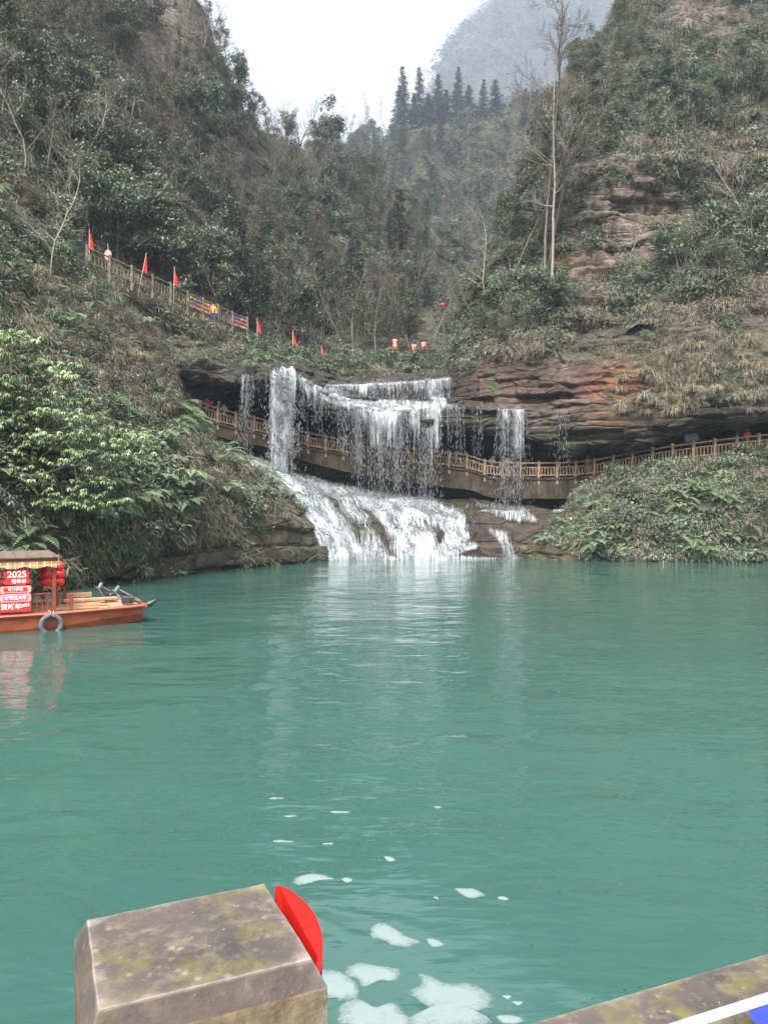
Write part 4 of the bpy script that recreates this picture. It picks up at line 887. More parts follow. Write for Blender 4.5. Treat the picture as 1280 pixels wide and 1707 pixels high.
def curtain(label, crest, zb, dens, nst, fwd=.5, film=1.0, w=.045, spread=.10, breakup=.6, seed=0, clump=6, cl_w=.18, side=0.0, over=.0, soft=0):
    """crest: [(px,py,Y)], zb: landing height, dens: film density at top and bottom, nst: number of strands"""
    r = np.random.default_rng(seed + 500); c = cr1(np.array([P(*q) for q in crest]), 60, 0); gx, gy = proj(cliff['G'])
    for i in range(60):
        x, y = proj(c[i]); ok = (abs(gx - x) < 5) & (gy > y - 7) & (gy < y + 16) & (abs(cliff['G'][..., 1] - c[i][1]) < 2.2)
        if ok.any(): c[i] = P(x, y, min(c[i][1], cliff['G'][..., 1][ok].min() - .03))
    c[:, 1] = np.convolve(np.pad(c[:, 1], 3, mode='edge'), np.ones(7) / 7, 'valid')
    zb = np.broadcast_to(zb, 60) if np.ndim(zb) == 0 else np.interp(np.linspace(0, 1, 60), np.linspace(0, 1, len(zb)), zb)
    nv = 44; v = np.linspace(0, 1, nv)[:, None]; drop = (c[:, 2] - zb)[None] * v ** 1.0
    t = np.sqrt(np.maximum(drop, 0)); G = np.repeat(c[None], nv, 0).copy(); G[..., 2] -= drop - over; G[..., 1] -= fwd * t * .5 + .12; G[..., 0] += side * t
    G[..., 1] -= (fbm(G * np.array((1.6, .2, .25)), seed) - .5) * .5 * np.minimum(1, drop * 2)
    G = np.concatenate([G[:1] + np.array((0, .5, .05)), G], 0)
    L = np.concatenate([[0], np.cumsum(np.linalg.norm(np.diff(c, axis=0), axis=1))]); uu = np.repeat(L[None], nv + 1, 0); vv = np.concatenate([[L * 0 - .5], np.sqrt(drop + .1) * 2.2])
    vf = np.concatenate([[[0]], v], 0); edge = np.minimum(1, np.minimum(np.linspace(0, 1, 60), np.linspace(1, 0, 60)) * 12)[None]
    D = (-.13 + dens[0] + (dens[1] - dens[0]) * vf) * (.75 + .25 * edge) * film * np.ones((nv + 1, 60))
    D = D * (.66 + .34 * vnoise(np.stack([uu * 1.3 + seed * 3, vv * .12, uu * 0 + seed], -1), seed) + .26 * vnoise(np.stack([uu * 4.1, vv * .15, uu * 0 + seed], -1), seed + 3)) - soft * (2 * np.linspace(0, 1, 60)[None] - 1) ** 2 * (.4 + .6 * vf)
    idx = np.arange((nv + 1) * 60).reshape(nv + 1, 60); Q = np.stack([idx[:-1, :-1], idx[:-1, 1:], idx[1:, 1:], idx[1:, :-1]], -1).reshape(-1, 4)
    root = obj('waterfall', mesh_np('waterfall', G.reshape(-1, 3), Q, M_film, {'dens': ('POINT', D.ravel())}, np.stack([uu.ravel(), vv.ravel()], 1), True), kind='structure', label=label)
    cc = r.random(clump); ps, ds, ls, ws = [], [], [], []
    for k in range(nst):
        u = (cc[r.integers(clump)] + r.normal() * cl_w) if r.random() < .75 else r.random()
        if u < 0 or u > 1: u = r.random()
        f = u * 59; i = int(min(f, 58)); p0 = c[i] + (c[i + 1] - c[i]) * (f - i); H = p0[2] - zb[i]; vx = side + r.normal() * spread; vy = fwd * r.uniform(.3, 1.3); z = r.random() * .2; end = H * (1 if r.random() > .25 else r.uniform(.35, 1)); ww = w * r.uniform(.5, 1.5)
        while z < end:
            tt = math.sqrt(z); l = r.uniform(.12, .45); q = p0 + np.array((vx * tt + r.normal() * .02 * z ** .6, -.12 - vy * tt * .5 + r.normal() * .03, -z + over * math.exp(-z * 4)))
            ps.append(q); ds.append((vx * .4, -vy * .2, -1)); ls.append(l); ws.append(ww * r.uniform(.6, 1.3)); z += l * r.uniform(.6, 1.0 + breakup * (1 + z * .25) * 2)
    if ps:
        o = obj('drop', mesh_np('drop', *spindles(np.array(ps), np.array(ds), np.array(ls), np.array(ws)), M_drop), root); o['kind'] = 'stuff'
    return root
zc = lambda px, py, Y: P(px, py, Y)[2]
z_ap = lambda px: float(np.interp(px, [430, 500, 580, 660, 740, 800, 870, 960], [zc(430, 770, 55), zc(500, 795, 55.5), zc(580, 820, 55.8), zc(660, 832, 56), zc(740, 841, 56), zc(800, 848, 55.6), zc(870, 850, 55.4), zc(960, 853, 54.5)])) - .1
curtain('thin white waterfall strand at the far left, falling in front of the railing', [(404, 625, 55.6), (416, 625, 55.6)], z_ap(430), (.72, .5), 26, .3, seed=1, breakup=.3, clump=3)
curtain('faint trickle of water beside the thin left strand', [(420, 626, 55.6), (446, 624, 55.7)], zc(440, 690, 55.5), (.5, .2), 16, .2, seed=2, breakup=.8)
# the thick plume
pl = curtain('thick frothy white plume of the waterfall falling past the railing', [(451, 627, 55.6), (457, 618, 55.5), (464, 621, 55.5), (471, 613, 55.4), (479, 617, 55.5), (487, 613, 55.5), (495, 625, 55.6)], [z_ap(460), z_ap(500)], (1.08, .86), 60, .7, soft=.5, seed=3, w=.06, spread=.13, breakup=.25, clump=9, cl_w=.3, over=.1)
r = np.random.default_rng(8); n = 2600
f = r.random(n) ** .8; H = zc(472, 620, 55.5) - z_ap(470); wd = (.55 + .55 * np.minimum(1, f * 3)) * (1 + .12 * f)
p = np.stack([P(473, 620, 55)[0] + r.normal(size=n) * .50 * wd, 55 - .35 * np.sqrt(f * H) * .6 - .35 - abs(r.normal(size=n)) * .3, zc(472, 618, 55.5) - f * H], 1)
p[:, 0] += (vnoise(p * np.array((.1, .1, .7)), 3) - .5) * .5
keep = vnoise(p * np.array((3.5, 2, 1.3)), 9) > .30 + .26 * f
p = p[keep]; o = obj('drop', mesh_np('drop', *spindles(p, np.array([[0, -.1, -1.]]) + r.normal(size=p.shape) * .3, r.uniform(.08, .3, len(p)), r.uniform(.04, .11, len(p))), M_drop), pl); o['kind'] = 'stuff'
curtain('slanting veil of water just right of the thick plume', [(497, 628, 55.8), (520, 646, 56), (545, 660, 56.3), (575, 672, 56.5), (600, 679, 56.6)], [zc(500, 700, 55.5), zc(600, 780, 56)], (.74, .45), 120, .45, seed=4, spread=.08, clump=12, cl_w=.06, side=.12)
curtain('broad veil of water falling in threads over the railing left of the middle', [(590, 678, 56.6), (615, 682, 56.7), (640, 685, 56.7)], [z_ap(600), z_ap(640)], (.84, .32), 95, .55, seed=5, clump=7, cl_w=.06, side=.08)
curtain('dense white threads of water in the middle of the falls', [(640, 685, 56.7), (668, 684, 56.7), (700, 682, 56.7)], [z_ap(650), z_ap(700)], (.84, .30), 105, .55, seed=6, clump=7, cl_w=.05)
curtain('bright narrow waterfall right of the middle threads', [(702, 682, 56.7), (716, 680, 56.6), (737, 682, 56.7)], z_ap(715), (.88, .34), 70, .5, soft=.25, seed=7, clump=5, cl_w=.1)
curtain('thin row of separate water threads under the long lip', [(736, 681, 56.6), (770, 682, 56.5), (803, 683, 56.4)], zc(770, 775, 56), (.56, .2), 52, .2, seed=8, clump=12, cl_w=.02, w=.035)
curtain('grey white waterfall curtain at the right end of the lip', [(829, 682, 56.2), (850, 682, 56), (874, 683, 55.8)], z_ap(850), (.80, .38), 100, .35, seed=9, clump=10, cl_w=.08, w=.04)
curtain('faint pair of water threads on the dry rock at the right', [(924, 688, 54.5), (952, 690, 54.2)], zc(938, 780, 54), (.42, .15), 16, .1, seed=10, clump=3, cl_w=.05, w=.035)
curtain('long comb of water pouring over the upper ledge', [(541, 642, 62.0), (575, 642, 62.1), (640, 639, 62.1), (710, 634, 62.1), (752, 630, 61.9)], [zc(545, 660, 61.4), zc(640, 668, 61.4), zc(752, 668, 61.0)], (.80, .62), 230, .25, seed=11, clump=30, cl_w=.012, w=.05, breakup=.2)
curtain('wider white fall at the right end of the upper ledge', [(710, 634, 61.7), (738, 631, 61.6)], zc(725, 672, 61), (.9, .75), 50, .4, soft=.2, seed=12, clump=5, cl_w=.12, breakup=.2)

def lines(px, py, LS):
    r = np.zeros(px.shape)
    for ln in LS:
        for (a, b) in zip(ln[:-1], ln[1:]):
            dx, dy = b[0] - a[0], b[1] - a[1]; t = np.clip(((px - a[0]) * dx + (py - a[1]) * dy) / (dx * dx + dy * dy + 1e-6), 0, 1)
            d2 = (px - a[0] - t * dx) ** 2 + (py - a[1] - t * dy) ** 2; w = a[2] + t * (b[2] - a[2]); s = (a[3] if len(a) > 3 else 1) + t * ((b[3] if len(b) > 3 else 1) - (a[3] if len(a) > 3 else 1))
            r = np.maximum(r, s * np.exp(-(d2 / w ** 2) ** 1.5))
    return r
def flow(L, LS, label, seed, off=.07, ndrop=9000, us=1.0, lift=.25):
    G = L['G'] + L['N'] * off; px, py = proj(G); D = lines(px, py, LS); nvv, nuu = D.shape
    D = D * (.66 + .34 * fbm(G / 1.6, 31))
    uu = np.cumsum(np.concatenate([np.zeros((nvv, 1)), np.linalg.norm(np.diff(G, axis=1), axis=-1)], 1), 1).mean(0)[None].repeat(nvv, 0)
    vv = np.cumsum(np.concatenate([np.zeros((1, nuu)), np.linalg.norm(np.diff(G, axis=0), axis=-1)], 0), 0)
    idx = np.arange(nvv * nuu).reshape(nvv, nuu); ok = np.maximum.reduce([D[:-1, :-1], D[1:, :-1], D[:-1, 1:], D[1:, 1:]]) > .25
    Q = np.stack([idx[:-1, :-1], idx[:-1, 1:], idx[1:, 1:], idx[1:, :-1]], -1)[ok]
    o = obj('cascade', mesh_np('cascade', G.reshape(-1, 3), Q, M_flow, {'dens': ('POINT', D.ravel())}, np.stack([uu.ravel(), vv.ravel()], 1), True), kind='structure', label=label)
    r = np.random.default_rng(seed); area = np.linalg.norm(np.cross(G[1:, :-1] - G[:-1, :-1], G[:-1, 1:] - G[:-1, :-1]), axis=-1); n1 = vnoise(np.stack([uu * 2.2, vv * .5, uu * 0], -1), 3)[:-1, :-1]
    w = (area * np.clip(D[:-1, :-1] - .35, 0, 1) ** 1.5 * np.clip(n1 * 2.2 - .5, 0.02, 1) * (G[:-1, :-1, 2] > -.1)).ravel(); k = r.choice(len(w), ndrop, p=w / w.sum()); i, j = np.unravel_index(k, area.shape)
    u = r.random((ndrop, 1)); v = r.random((ndrop, 1)); p = G[i, j] + (G[i + 1, j] - G[i, j]) * v + (G[i, j + 1] - G[i, j]) * u; d = nz(G[i + 1, j] - G[i, j])
    p = p + L['N'][i, j] * (r.random(ndrop) ** 2 * lift)[:, None]
    q = obj('foam_or_glint', mesh_np('foam_or_glint', *spindles(p, d + r.normal(size=d.shape) * .25, r.uniform(.1, .42, ndrop), r.uniform(.02, .065, ndrop)), M_drop), o); q['kind'] = 'stuff'
    return o
S = [[(415, 766, 12, .9), (450, 783, 18, 1.02), (490, 812, 26, 1.05), (528, 850, 36, 1.06), (560, 895, 42, 1.08), (580, 940, 46, 1.1)],
     [(490, 796, 16, .8), (560, 818, 20, .85), (630, 838, 24, .95), (672, 875, 36, 1.05), (690, 905, 46, 1.08), (700, 940, 56, 1.1)],
     [(600, 828, 12, .8), (660, 836, 16, .9), (715, 850, 26, 1.05), (755, 868, 28, 1.05), (765, 890, 24, 1.0), (750, 915, 24, .9)],
     [(580, 845, 26, .82), (610, 875, 24, .66), (615, 905, 30, .8), (620, 935, 40, 1.0)],
     [(780, 842, 12, .6), (830, 850, 18, .72), (870, 858, 20, .8), (892, 866, 8, .7)], [(790, 862, 30, .55), (800, 890, 24, .5)], [(820, 885, 10, .7), (835, 892, 16, .82), (845, 912, 14, .8), (850, 935, 20, .85)],
     [(925, 852, 6, .7), (968, 846, 8, .8)], [(560, 938, 14, .9), (680, 938, 16, 1.0), (780, 936, 12, .95), (862, 934, 8, .85)], [(700, 915, 14, .9), (790, 910, 10, .85)], [(790, 850, 30, .5), (800, 880, 20, .5)]]
flow(apron, S, 'white cascade spreading down the stepped rock into the pool', 41, .10, 7500)
S2 = [[(498, 632, 10, .7), (510, 640, 10, 1.0), (545, 660, 12, 1.0), (590, 678, 10, 1.0), (640, 685, 8, .95)], [(545, 655, 14, 1.0), (590, 664, 10, .9), (640, 672, 10, .95), (720, 676, 10, .9), (760, 678, 7, .7)],
      [(620, 668, 8, .8), (650, 682, 8, .9), (700, 681, 7, .9)], [(710, 640, 12, .9), (735, 670, 14, 1.0), (720, 682, 12, 1.0)], [(548, 648, 12, .95), (570, 660, 12, .9)], [(545, 643, 3.2, .9), (640, 640, 3.2, .9), (750, 632, 3.2, .9)], [(760, 681, 3, .7), (870, 683, 3, .8)]]
flow(cliff, S2, 'white water sliding over the ledges of the upper falls', 42, .07, 3500, lift=.2)

# ------------------------------------------------------------------ timber-look railings
def post_mb(h=1.22, r=.115):
    m = MB(); m.lathe((0, 0, 0), [(r, -.5), (r, h * .55), (r * .96, h * .56), (r, h * .57), (r, h * .93), (r * .86, h * .94), (r, h * .96), (r * .97, h - .02), (r * .6, h)], 12); return m
POSTM = {}
def railing(pts, label, spacing, mat, group=None, h=1.22, bal=5, every=None, skip=()):
    """pts: world polyline at deck level"""
    d = cr1(np.array(pts), 400, 0); s = np.concatenate([[0], np.cumsum(np.linalg.norm(np.diff(d[:, :2], axis=0), axis=1))]); n = max(1, round(s[-1] / spacing))
    q = [np.array([np.interp(k * s[-1] / n, s, d[:, a]) for a in range(3)]) for k in range(n + 1)]
    e = empty('railing', tuple(q[0]), label, 'railing', group); o0 = q[0]
    key = (mat.name, h)
    if key not in POSTM:
        po = post_mb(h).build('post', mat, e, smooth=True); POSTM[key] = po.data; first = po
    else: first = obj('post', POSTM[key], e)
    for k in range(1, n + 1):
        c = first.copy(); COL.objects.link(c); c.parent = e; c.location = tuple(q[k] - o0)
    for k in range(n):
        if k in skip: continue
        a, b = q[k] - o0, q[k + 1] - o0; m = MB()
        for (z, rr) in ((h * .86, .062), (h * .60, .05), (h * .12, .055)):
            m.tube([tuple(a + (0, 0, z)), tuple((a + b) / 2 + (0, 0, z + .01)), tuple(b + (0, 0, z))], rr, 8)
        for j in range(bal):
            t = (j + 1) / (bal + 1); c = a + (b - a) * t; m.tube([tuple(c + (0, 0, h * .12)), tuple(c + (0, 0, h * .60))], .052, 8)
        m.build('rail_panel', mat, e, smooth=True)
    return e, q
def off_edge(pts, o=.2):
    out = []
    for i, p in enumerate(pts):
        t = pts[min(i + 1, len(pts) - 1)] - pts[max(i - 1, 0)]; nn = np.array((t[1], -t[0], 0)); nn = nn / np.linalg.norm(nn); nn = nn if nn[1] < 0 else -nn; out.append(p + nn * o)
    return out
wrail, wq = railing(off_edge([p for p in Wd[::6]] + [Wd[-1]], .18), 'long tan timber-look railing along the walkway behind the waterfall', 1.32, M_post)
up1 = [P(150, 452, 52.8), P(172, 460, 53.7), P(201, 474, 54.8), P(231, 486, 56), P(259, 497, 57.2), P(286, 508, 58.6), P(315, 522, 60.2), P(341, 533, 61.8), P(367, 543, 63.4), P(389, 553, 64.9), P(414, 562, 66.4)]
urail, uq = railing([p + np.array((0, -.5, .3)) for p in up1], 'weathered railing climbing along the upper left path below the red flags', 1.75, M_post2, h=1.35)
u2 = [P(10, 296, 47.6), P(42, 313, 48.8), P(80, 336, 50)]
railing([p + np.array((0, 0, -.75)) for p in u2], 'pale railing on the topmost bend of the left path behind twigs', 1.5, M_post2, h=1.3)
railing([P(620, 611, 84), P(655, 602, 84), P(681, 603, 84), P(704, 609, 84), P(730, 611, 84)], 'small far railing on the stair beneath the hanging red signs', 1.8, M_post2, h=1.0, bal=0)

for px, py, Y, k in [(10, 312, 46.6, 0), (48, 326, 47.6, 1), (80, 350, 48.8, 0), (62, 338, 48.2, 1), (28, 318, 47, 1)]:
    place('dryshrub', tuple(P(px, py, Y)), ['dry shrub in front of the topmost railing at its left end', 'dry shrub before the second post of the topmost railing', 'dry shrub at the lower end of the topmost railing', 'dry shrub between the posts of the topmost railing', 'dry shrub right of the left end of the topmost railing'][[10, 48, 80, 62, 28].index(px)], 'dry shrubs before the topmost railing', 1.0, idx=k)
# ------------------------------------------------------------------ cloth, flags, signs, lanterns
M_red = simple('red_cloth', (.62, .035, .03), .7, .2); M_redb = simple('bright_red_paint', (.72, .03, .025), .4, .5); M_pink = simple('pale_pink_panel', (.80, .30, .27), .6, .3)
M_white = simple('white_paint', (.80, .78, .74), .5, .4, var=.06); M_gold = simple('gold_tassel', (.65, .42, .08), .5, .5); M_pole = simple('pale_bamboo_pole', (.45, .38, .28), .6, .3)
M_dark = simple('dark_metal', (.03, .035, .04), .4, .5); M_skin = simple('skin', (.48, .28, .19), .6, .3, var=.05); M_hair = simple('black_hair', (.015, .012, .012), .5, .4)
def flag(loc, label, lean=(0, 0), h=2.6, seed=0, cw=.62, ch=1.15):
    e = empty('flag', loc, label, 'flag', 'red flags along the upper left path'); e.rotation_euler = (lean[0], lean[1], 0)
    m = MB(); m.tube([(0, 0, -.3), (0, 0, h)], [.035, .022], 8); m.build('pole', M_pole, e, smooth=True)
    n = 12; V = []; r = np.random.default_rng(seed)
    for i in range(n + 1):
        for j in range(n + 1):
            u, v = i / n, j / n; wv = cw * (.18 + .82 * v ** .8) * u; V.append((wv * .75, .10 * math.sin(u * 9 + seed + v * 2) * u, h - .08 - v * ch - .22 * u * (1 - v * .4)))
    Q = [[i * (n + 1) + j, (i + 1) * (n + 1) + j, (i + 1) * (n + 1) + j + 1, i * (n + 1) + j + 1] for i in range(n) for j in range(n)]
    obj('cloth', mesh_np('cloth', np.array(V), np.array(Q), M_red, smooth=True), e)
FL = [(149, 452, 53.2, (0, 0), 'topmost red flag at the upper end of the weathered railing'), (231, 486, 55.8, (0, .2), 'red flag on a leaning pole, third along the upper railing'),
      (289, 508, 58.4, (0, .03), 'red flag upright beside the bend of the upper railing'), (429, 568, 66.5, (0, 0), 'red flag at the lower end of the upper railing'),
      (488, 587, 69, (0, 0), 'small red flag above the left end of the falls'), (536, 612, 71, (0, 0), 'lowest red flag half hidden in brown shrubs')]
for k, (px, py, Y, ln, lb) in enumerate(FL): flag(tuple(P(px, py, Y)), lb, ln, 2.9 if k < 3 else 2.0, k, .5, 1.25 if k < 3 else 1.1)
# pink round fan on a stick
e = empty('round_sign', tuple(P(180, 462, 54)), 'pink oval disc hanging from a stick near the top red flag', 'sign')
m = MB(); m.tube([(0, 0, 0), (0, 0, 2.4)], .02, 6); m.build('pole', M_pole, e)
m = MB(); m.lathe((.02, -.06, 1.55), [(.02, -.03), (.24, -.03), (.26, 0), (.24, .03), (.02, .03)], 20, M=Matrix.Rotation(math.radians(90), 3, 'X') @ Matrix.Diagonal((1, 1.45, 1)) ); m.build('disc', M_pink, e)
PINW = [simple('wheel_' + n, c, .5) for n, c in (('yellow', (.8, .55, .03)), ('blue', (.03, .08, .6)), ('pink', (.7, .08, .3)), ('green', (.05, .35, .08)), ('orange', (.8, .22, .03)))]
rr = np.random.default_rng(4)
for k in range(5, min(9, len(uq) - 1)):
    if k == 7: continue
    a, b = uq[k], uq[k + 1]; m = MB()
    for row in range(3):
        for j in range(7):
            t = (j + .5) / 7; c = a + (b - a) * t + np.array((0, -.12, .3 + .32 * row)); mi = int(rr.integers(5))
            for q in range(4):
                an = q * 1.571 + .4; m.prism([tuple(c), tuple(c + .11 * np.array((math.cos(an), -.2, math.sin(an)))), tuple(c + .085 * np.array((math.cos(an + .8), 0, math.sin(an + .8))))], (0, .01, 0), mi)
        m.tube([tuple(a + (0, -.1, .3 + .32 * row)), tuple(b + (0, -.1, .3 + .32 * row))], .008, 4, 0)
    o = m.build('pinwheel_garland', PINW); o['label'] = ['coloured pinwheels on the railing right of the bend flag', 'coloured pinwheels in the second bay below the bend flag', 'coloured pinwheels just uphill of the person in orange', 'coloured pinwheels on the railing beside the person in orange'][k - 5]; o['category'] = 'garland'; o['group'] = 'pinwheel garlands on the upper railing'

def text_mesh(txt, size, mat, parent, loc, rot, name='lettering', extrude=.004, align='CENTER'):
    cu = bpy.data.curves.new(name, 'FONT'); cu.body = txt; cu.size = size; cu.extrude = extrude; cu.align_x = align; cu.align_y = 'CENTER'; cu.offset = size * .018
    cu.materials.append(mat); o = bpy.data.objects.new(name, cu); COL.objects.link(o); dg = bpy.context.evaluated_depsgraph_get(); me = bpy.data.meshes.new_from_object(o.evaluated_get(dg)); bpy.data.objects.remove(o)
    o = obj(name, me, parent); o.location = loc; o.rotation_euler = rot
    return o
def cloud_outline(w, h, kind):
    pts = []
    if kind == 'rect': return [(-w / 2, -h / 2), (w / 2, -h / 2), (w / 2, h / 2), (-w / 2, h / 2)]
    n = 40
    for i in range(n):
        a = 2 * math.pi * i / n; c, s = math.cos(a), math.sin(a); k = .5 if kind == 'round' else .35
        x = w / 2 * math.copysign(abs(c) ** k, c); y = h / 2 * math.copysign(abs(s) ** .6, s)
        if kind == 'cloud': x *= 1 - .10 * math.cos(2 * a * 3); y *= 1 + .07 * math.cos(a * 5)
        if kind == 'oval': y += .10 * h * (x / (w / 2)) ** 2 * (1 if False else 0) ; y *= 1 + .28 * (abs(x) / (w / 2) > .8)
        pts.append((x, y))
    return pts
def board(parent, name, cx_, cz, w, h, kind, mat, y=0, th=.03):
    m = MB(); m.prism([(cx_ + a, y, cz + b) for a, b in cloud_outline(w, h, kind)], (0, th, 0)); return m.build(name, mat, parent)
# red sign stacks hanging in the trees
for (px, py, Y, n, lb) in [(658, 573, 80, 4, 'leftmost of the three pink and red hanging signs above the upper ledge'), (690, 580, 79, 3, 'middle and lowest of the three hanging red signs above the ledge'), (706, 576, 79, 3, 'rightmost of the three pink and red hanging signs')]:
    c = P(px, py, Y); e = empty('hanging_sign', tuple(c - np.array((0, 0, 1.2))), lb, 'sign', 'three hanging signs above the upper ledge')
    m = MB(); m.tube([(.0, .05, -1.5), (0, .05, 1.9)], .03, 6); m.build('pole', M_dark, e)
    for k in range(n): board(e, 'panel', 0, 1.2 + (n / 2 - .5 - k) * .26, .42 - .05 * (k % 2), .23, 'cloud', M_pink if k < n - 1 else M_redb, -.02 * (k % 2))
    for k in range(n): board(e, 'rim', 0, 1.2 + (n / 2 - .5 - k) * .26, .5 - .05 * (k % 2), .27, 'cloud', M_redb, .035, .02)
def lantern(parent, c, r, mat=M_redb, tassel=True, ribs=14):
    m = MB(); prof = [(r * math.sin(a) * (1 if 0 < i < 10 else .3), -r * .82 * math.cos(a)) for i, a in enumerate([math.pi * k / 10 for k in range(11)])]
    m.lathe(c, [(max(p[0], .03), p[1]) for p in prof], ribs * 2)
    for i, v in enumerate(m.v):
        k = i % (ribs * 2)
        if k % 2: m.v[i] = (c[0] + (v[0] - c[0]) * .93, c[1] + (v[1] - c[1]) * .93, v[2])
    o = m.build('shade', mat, parent, smooth=False)
    m = MB(); m.lathe(c, [(r * .32, r * .78), (r * .32, r * .88)], 12); m.lathe(c, [(r * .32, -r * .88), (r * .32, -r * .78)], 12)
    if tassel:
        for k in range(7): a = k * .9; m.tube([(c[0] + .03 * math.cos(a), c[1] + .03 * math.sin(a), c[2] - r * .88), (c[0] + .05 * math.cos(a), c[1] + .05 * math.sin(a), c[2] - r * 1.5)], .006, 4)
    m.build('trim', M_gold, parent)
for (px, py, Y, r_, lb) in [(530, 352, 110, .22, 'tiny red lantern high among the brown trees left of centre'), (740, 328, 190, .36, 'tiny red lantern on the hazy valley slope'), (738, 508, 78, .22, 'small orange red lantern right of the forest clearing'), (773, 512, 72, .2, 'small red lantern beside pale leaves at the right slope edge')]:
    e = empty('lantern', tuple(P(px, py, Y)), lb, 'lantern'); lantern(e, (0, 0, 0), r_)
    m = MB(); m.tube([(0, 0, r_ * .8), (0, .0, 3)], .012, 5); m.build('cord', M_dark, e)

# ------------------------------------------------------------------ people on the paths
def skin_obj(name, verts, edges, mat, parent, sub=1, root=0):
    me = bpy.data.meshes.new(name); me.from_pydata([v[:3] for v in verts], edges, []); me.materials.append(mat)
    o = obj(name, me, parent); o.modifiers.new('skin', 'SKIN'); me.skin_vertices if False else None
    if not me.skin_vertices: bpy.context.view_layer.update()
    sv = me.skin_vertices[0].data if me.skin_vertices else None
    if sv is None:
        bm = bmesh.new(); bm.from_mesh(me); bm.verts.layers.skin.verify(); bm.to_mesh(me); bm.free(); sv = me.skin_vertices[0].data
    for i, v in enumerate(verts): rr_ = v[3] if not hasattr(v[3], '__len__') else v[3]; sv[i].radius = (rr_, rr_) if not hasattr(rr_, '__len__') else rr_; sv[i].use_root = (i == root)
    s = o.modifiers.new('sub', 'SUBSURF'); s.levels = sub; s.render_levels = sub
    return o
def person(loc, label, top, trousers, rz=0, H=1.68, arm='rail', cap=None, scale=1.0):
    e = empty('person', loc, label, 'person', None, rz, H / 1.68 * scale)
    hz = 1.06 if arm == 'rail' else .80; fy = -.34 if arm == 'rail' else -.05; hx = .20 if arm == 'rail' else .25
    B = [(0, 0, .93, .10), (0, 0, 1.15, .11), (0, 0, 1.36, .10), (0, -.005, 1.44, .05), (0, -.02, 1.53, .075), (0, -.02, 1.62, .07),
         (.16, 0, 1.36, .05), (.24, -.02, 1.12, .04), (hx, fy * .75, hz, .032), (hx, fy, hz - .02, .028), (-.16, 0, 1.36, .05), (-.24, -.02, 1.12, .04), (-hx, fy * .75, hz, .032), (-hx, fy, hz - .02, .028),
         (.09, 0, .88, .08), (.10, -.01, .48, .055), (.10, .02, .09, .04), (.10, -.12, .04, .035), (-.09, 0, .88, .08), (-.10, -.01, .48, .055), (-.10, .02, .09, .04), (-.10, -.12, .04, .035)]
    E = [(0, 1), (1, 2), (2, 3), (3, 4), (4, 5), (2, 6), (6, 7), (7, 8), (8, 9), (2, 10), (10, 11), (11, 12), (12, 13), (0, 14), (14, 15), (15, 16), (16, 17), (0, 18), (18, 19), (19, 20), (20, 21)]
    skin_obj('body', B, E, M_skin, e)
    J = [(0, 0, .86, .145), (0, 0, 1.12, .14), (0, 0, 1.35, .125), (0, 0, 1.43, .07), (.17, 0, 1.36, .068), (.245, -.02, 1.12, .058), (hx, fy * .78, hz, .05), (-.17, 0, 1.36, .068), (-.245, -.02, 1.12, .058), (-hx, fy * .78, hz, .05)]
    skin_obj('jacket', J, [(0, 1), (1, 2), (2, 3), (2, 4), (4, 5), (5, 6), (2, 7), (7, 8), (8, 9)], top, e)
    T = [(0, 0, .93, .125), (.09, 0, .84, .10), (.10, -.01, .48, .075), (.10, .02, .12, .06), (-.09, 0, .84, .10), (-.10, -.01, .48, .075), (-.10, .02, .12, .06)]
    skin_obj('trousers', T, [(0, 1), (1, 2), (2, 3), (0, 4), (4, 5), (5, 6)], trousers, e)
    m = MB(); m.lathe((0, .012, 1.60), [(.088, -.05), (.098, 0), (.088, .05), (.05, .088), (.01, .10)], 14); m.build('hair', cap or M_hair, e, smooth=True)
    m = MB(); m.tube([(0, -.085, 1.575), (0, -.115, 1.555)], [.012, .016], 6); m.build('nose', M_skin, e, smooth=True)
    return e
K = {n: simple('cloth_' + n, c, .8, .2) for n, c in dict(orange=(.75, .30, .06), jeans=(.05, .08, .20), redor=(.80, .16, .08), yellow=(.80, .55, .03), grey=(.32, .32, .33), black=(.02, .02, .022), red=(.5, .04, .04), teal=(.05, .20, .20), beige=(.48, .40, .32), white=(.7, .7, .68)).items()}
def onwalk(px, back=.75):
    d = cr1(np.array(WP), 400, 0); x, y = proj(d); i = int(np.argmin(abs(x - px))); return (d[i][0], d[i][1] + back, d[i][2])
person(tuple(P(357, 541, 62.4) + np.array((0, -.35, .0))), 'person in an orange jacket and blue jeans on the upper path', K['orange'], K['jeans'], .2, arm='down')
person(onwalk(1256), 'person in an orange red jacket and hat behind the right railing', K['redor'], K['black'], .0, cap=K['redor'])
person(onwalk(1243, 1.2), 'person in a dark teal jacket beside the one in orange red', K['teal'], K['black'], .4)
person(onwalk(985), 'person in a bright yellow jacket and hat behind the railing', K['yellow'], K['grey'], 0, 1.5, cap=K['yellow'])
person(onwalk(822), 'person in grey behind the thin right curtain of water', K['grey'], K['black'], .3)
person(onwalk(851), 'person in pale clothes behind the grey white curtain', K['beige'], K['jeans'], -.3)
person(onwalk(341), 'person in red at the left end of the walkway', K['red'], K['black'], .2, 1.72)
person(onwalk(350), 'person in black next to the one in red in the cave', K['black'], K['black'], -.4, 1.62)
person(onwalk(361), 'person with pale hat in the mouth of the cave', K['black'], K['jeans'], .4, 1.66, cap=K['white'])
person(onwalk(370), 'bareheaded person in grey in the mouth of the cave', K['grey'], K['black'], 0, 1.68)
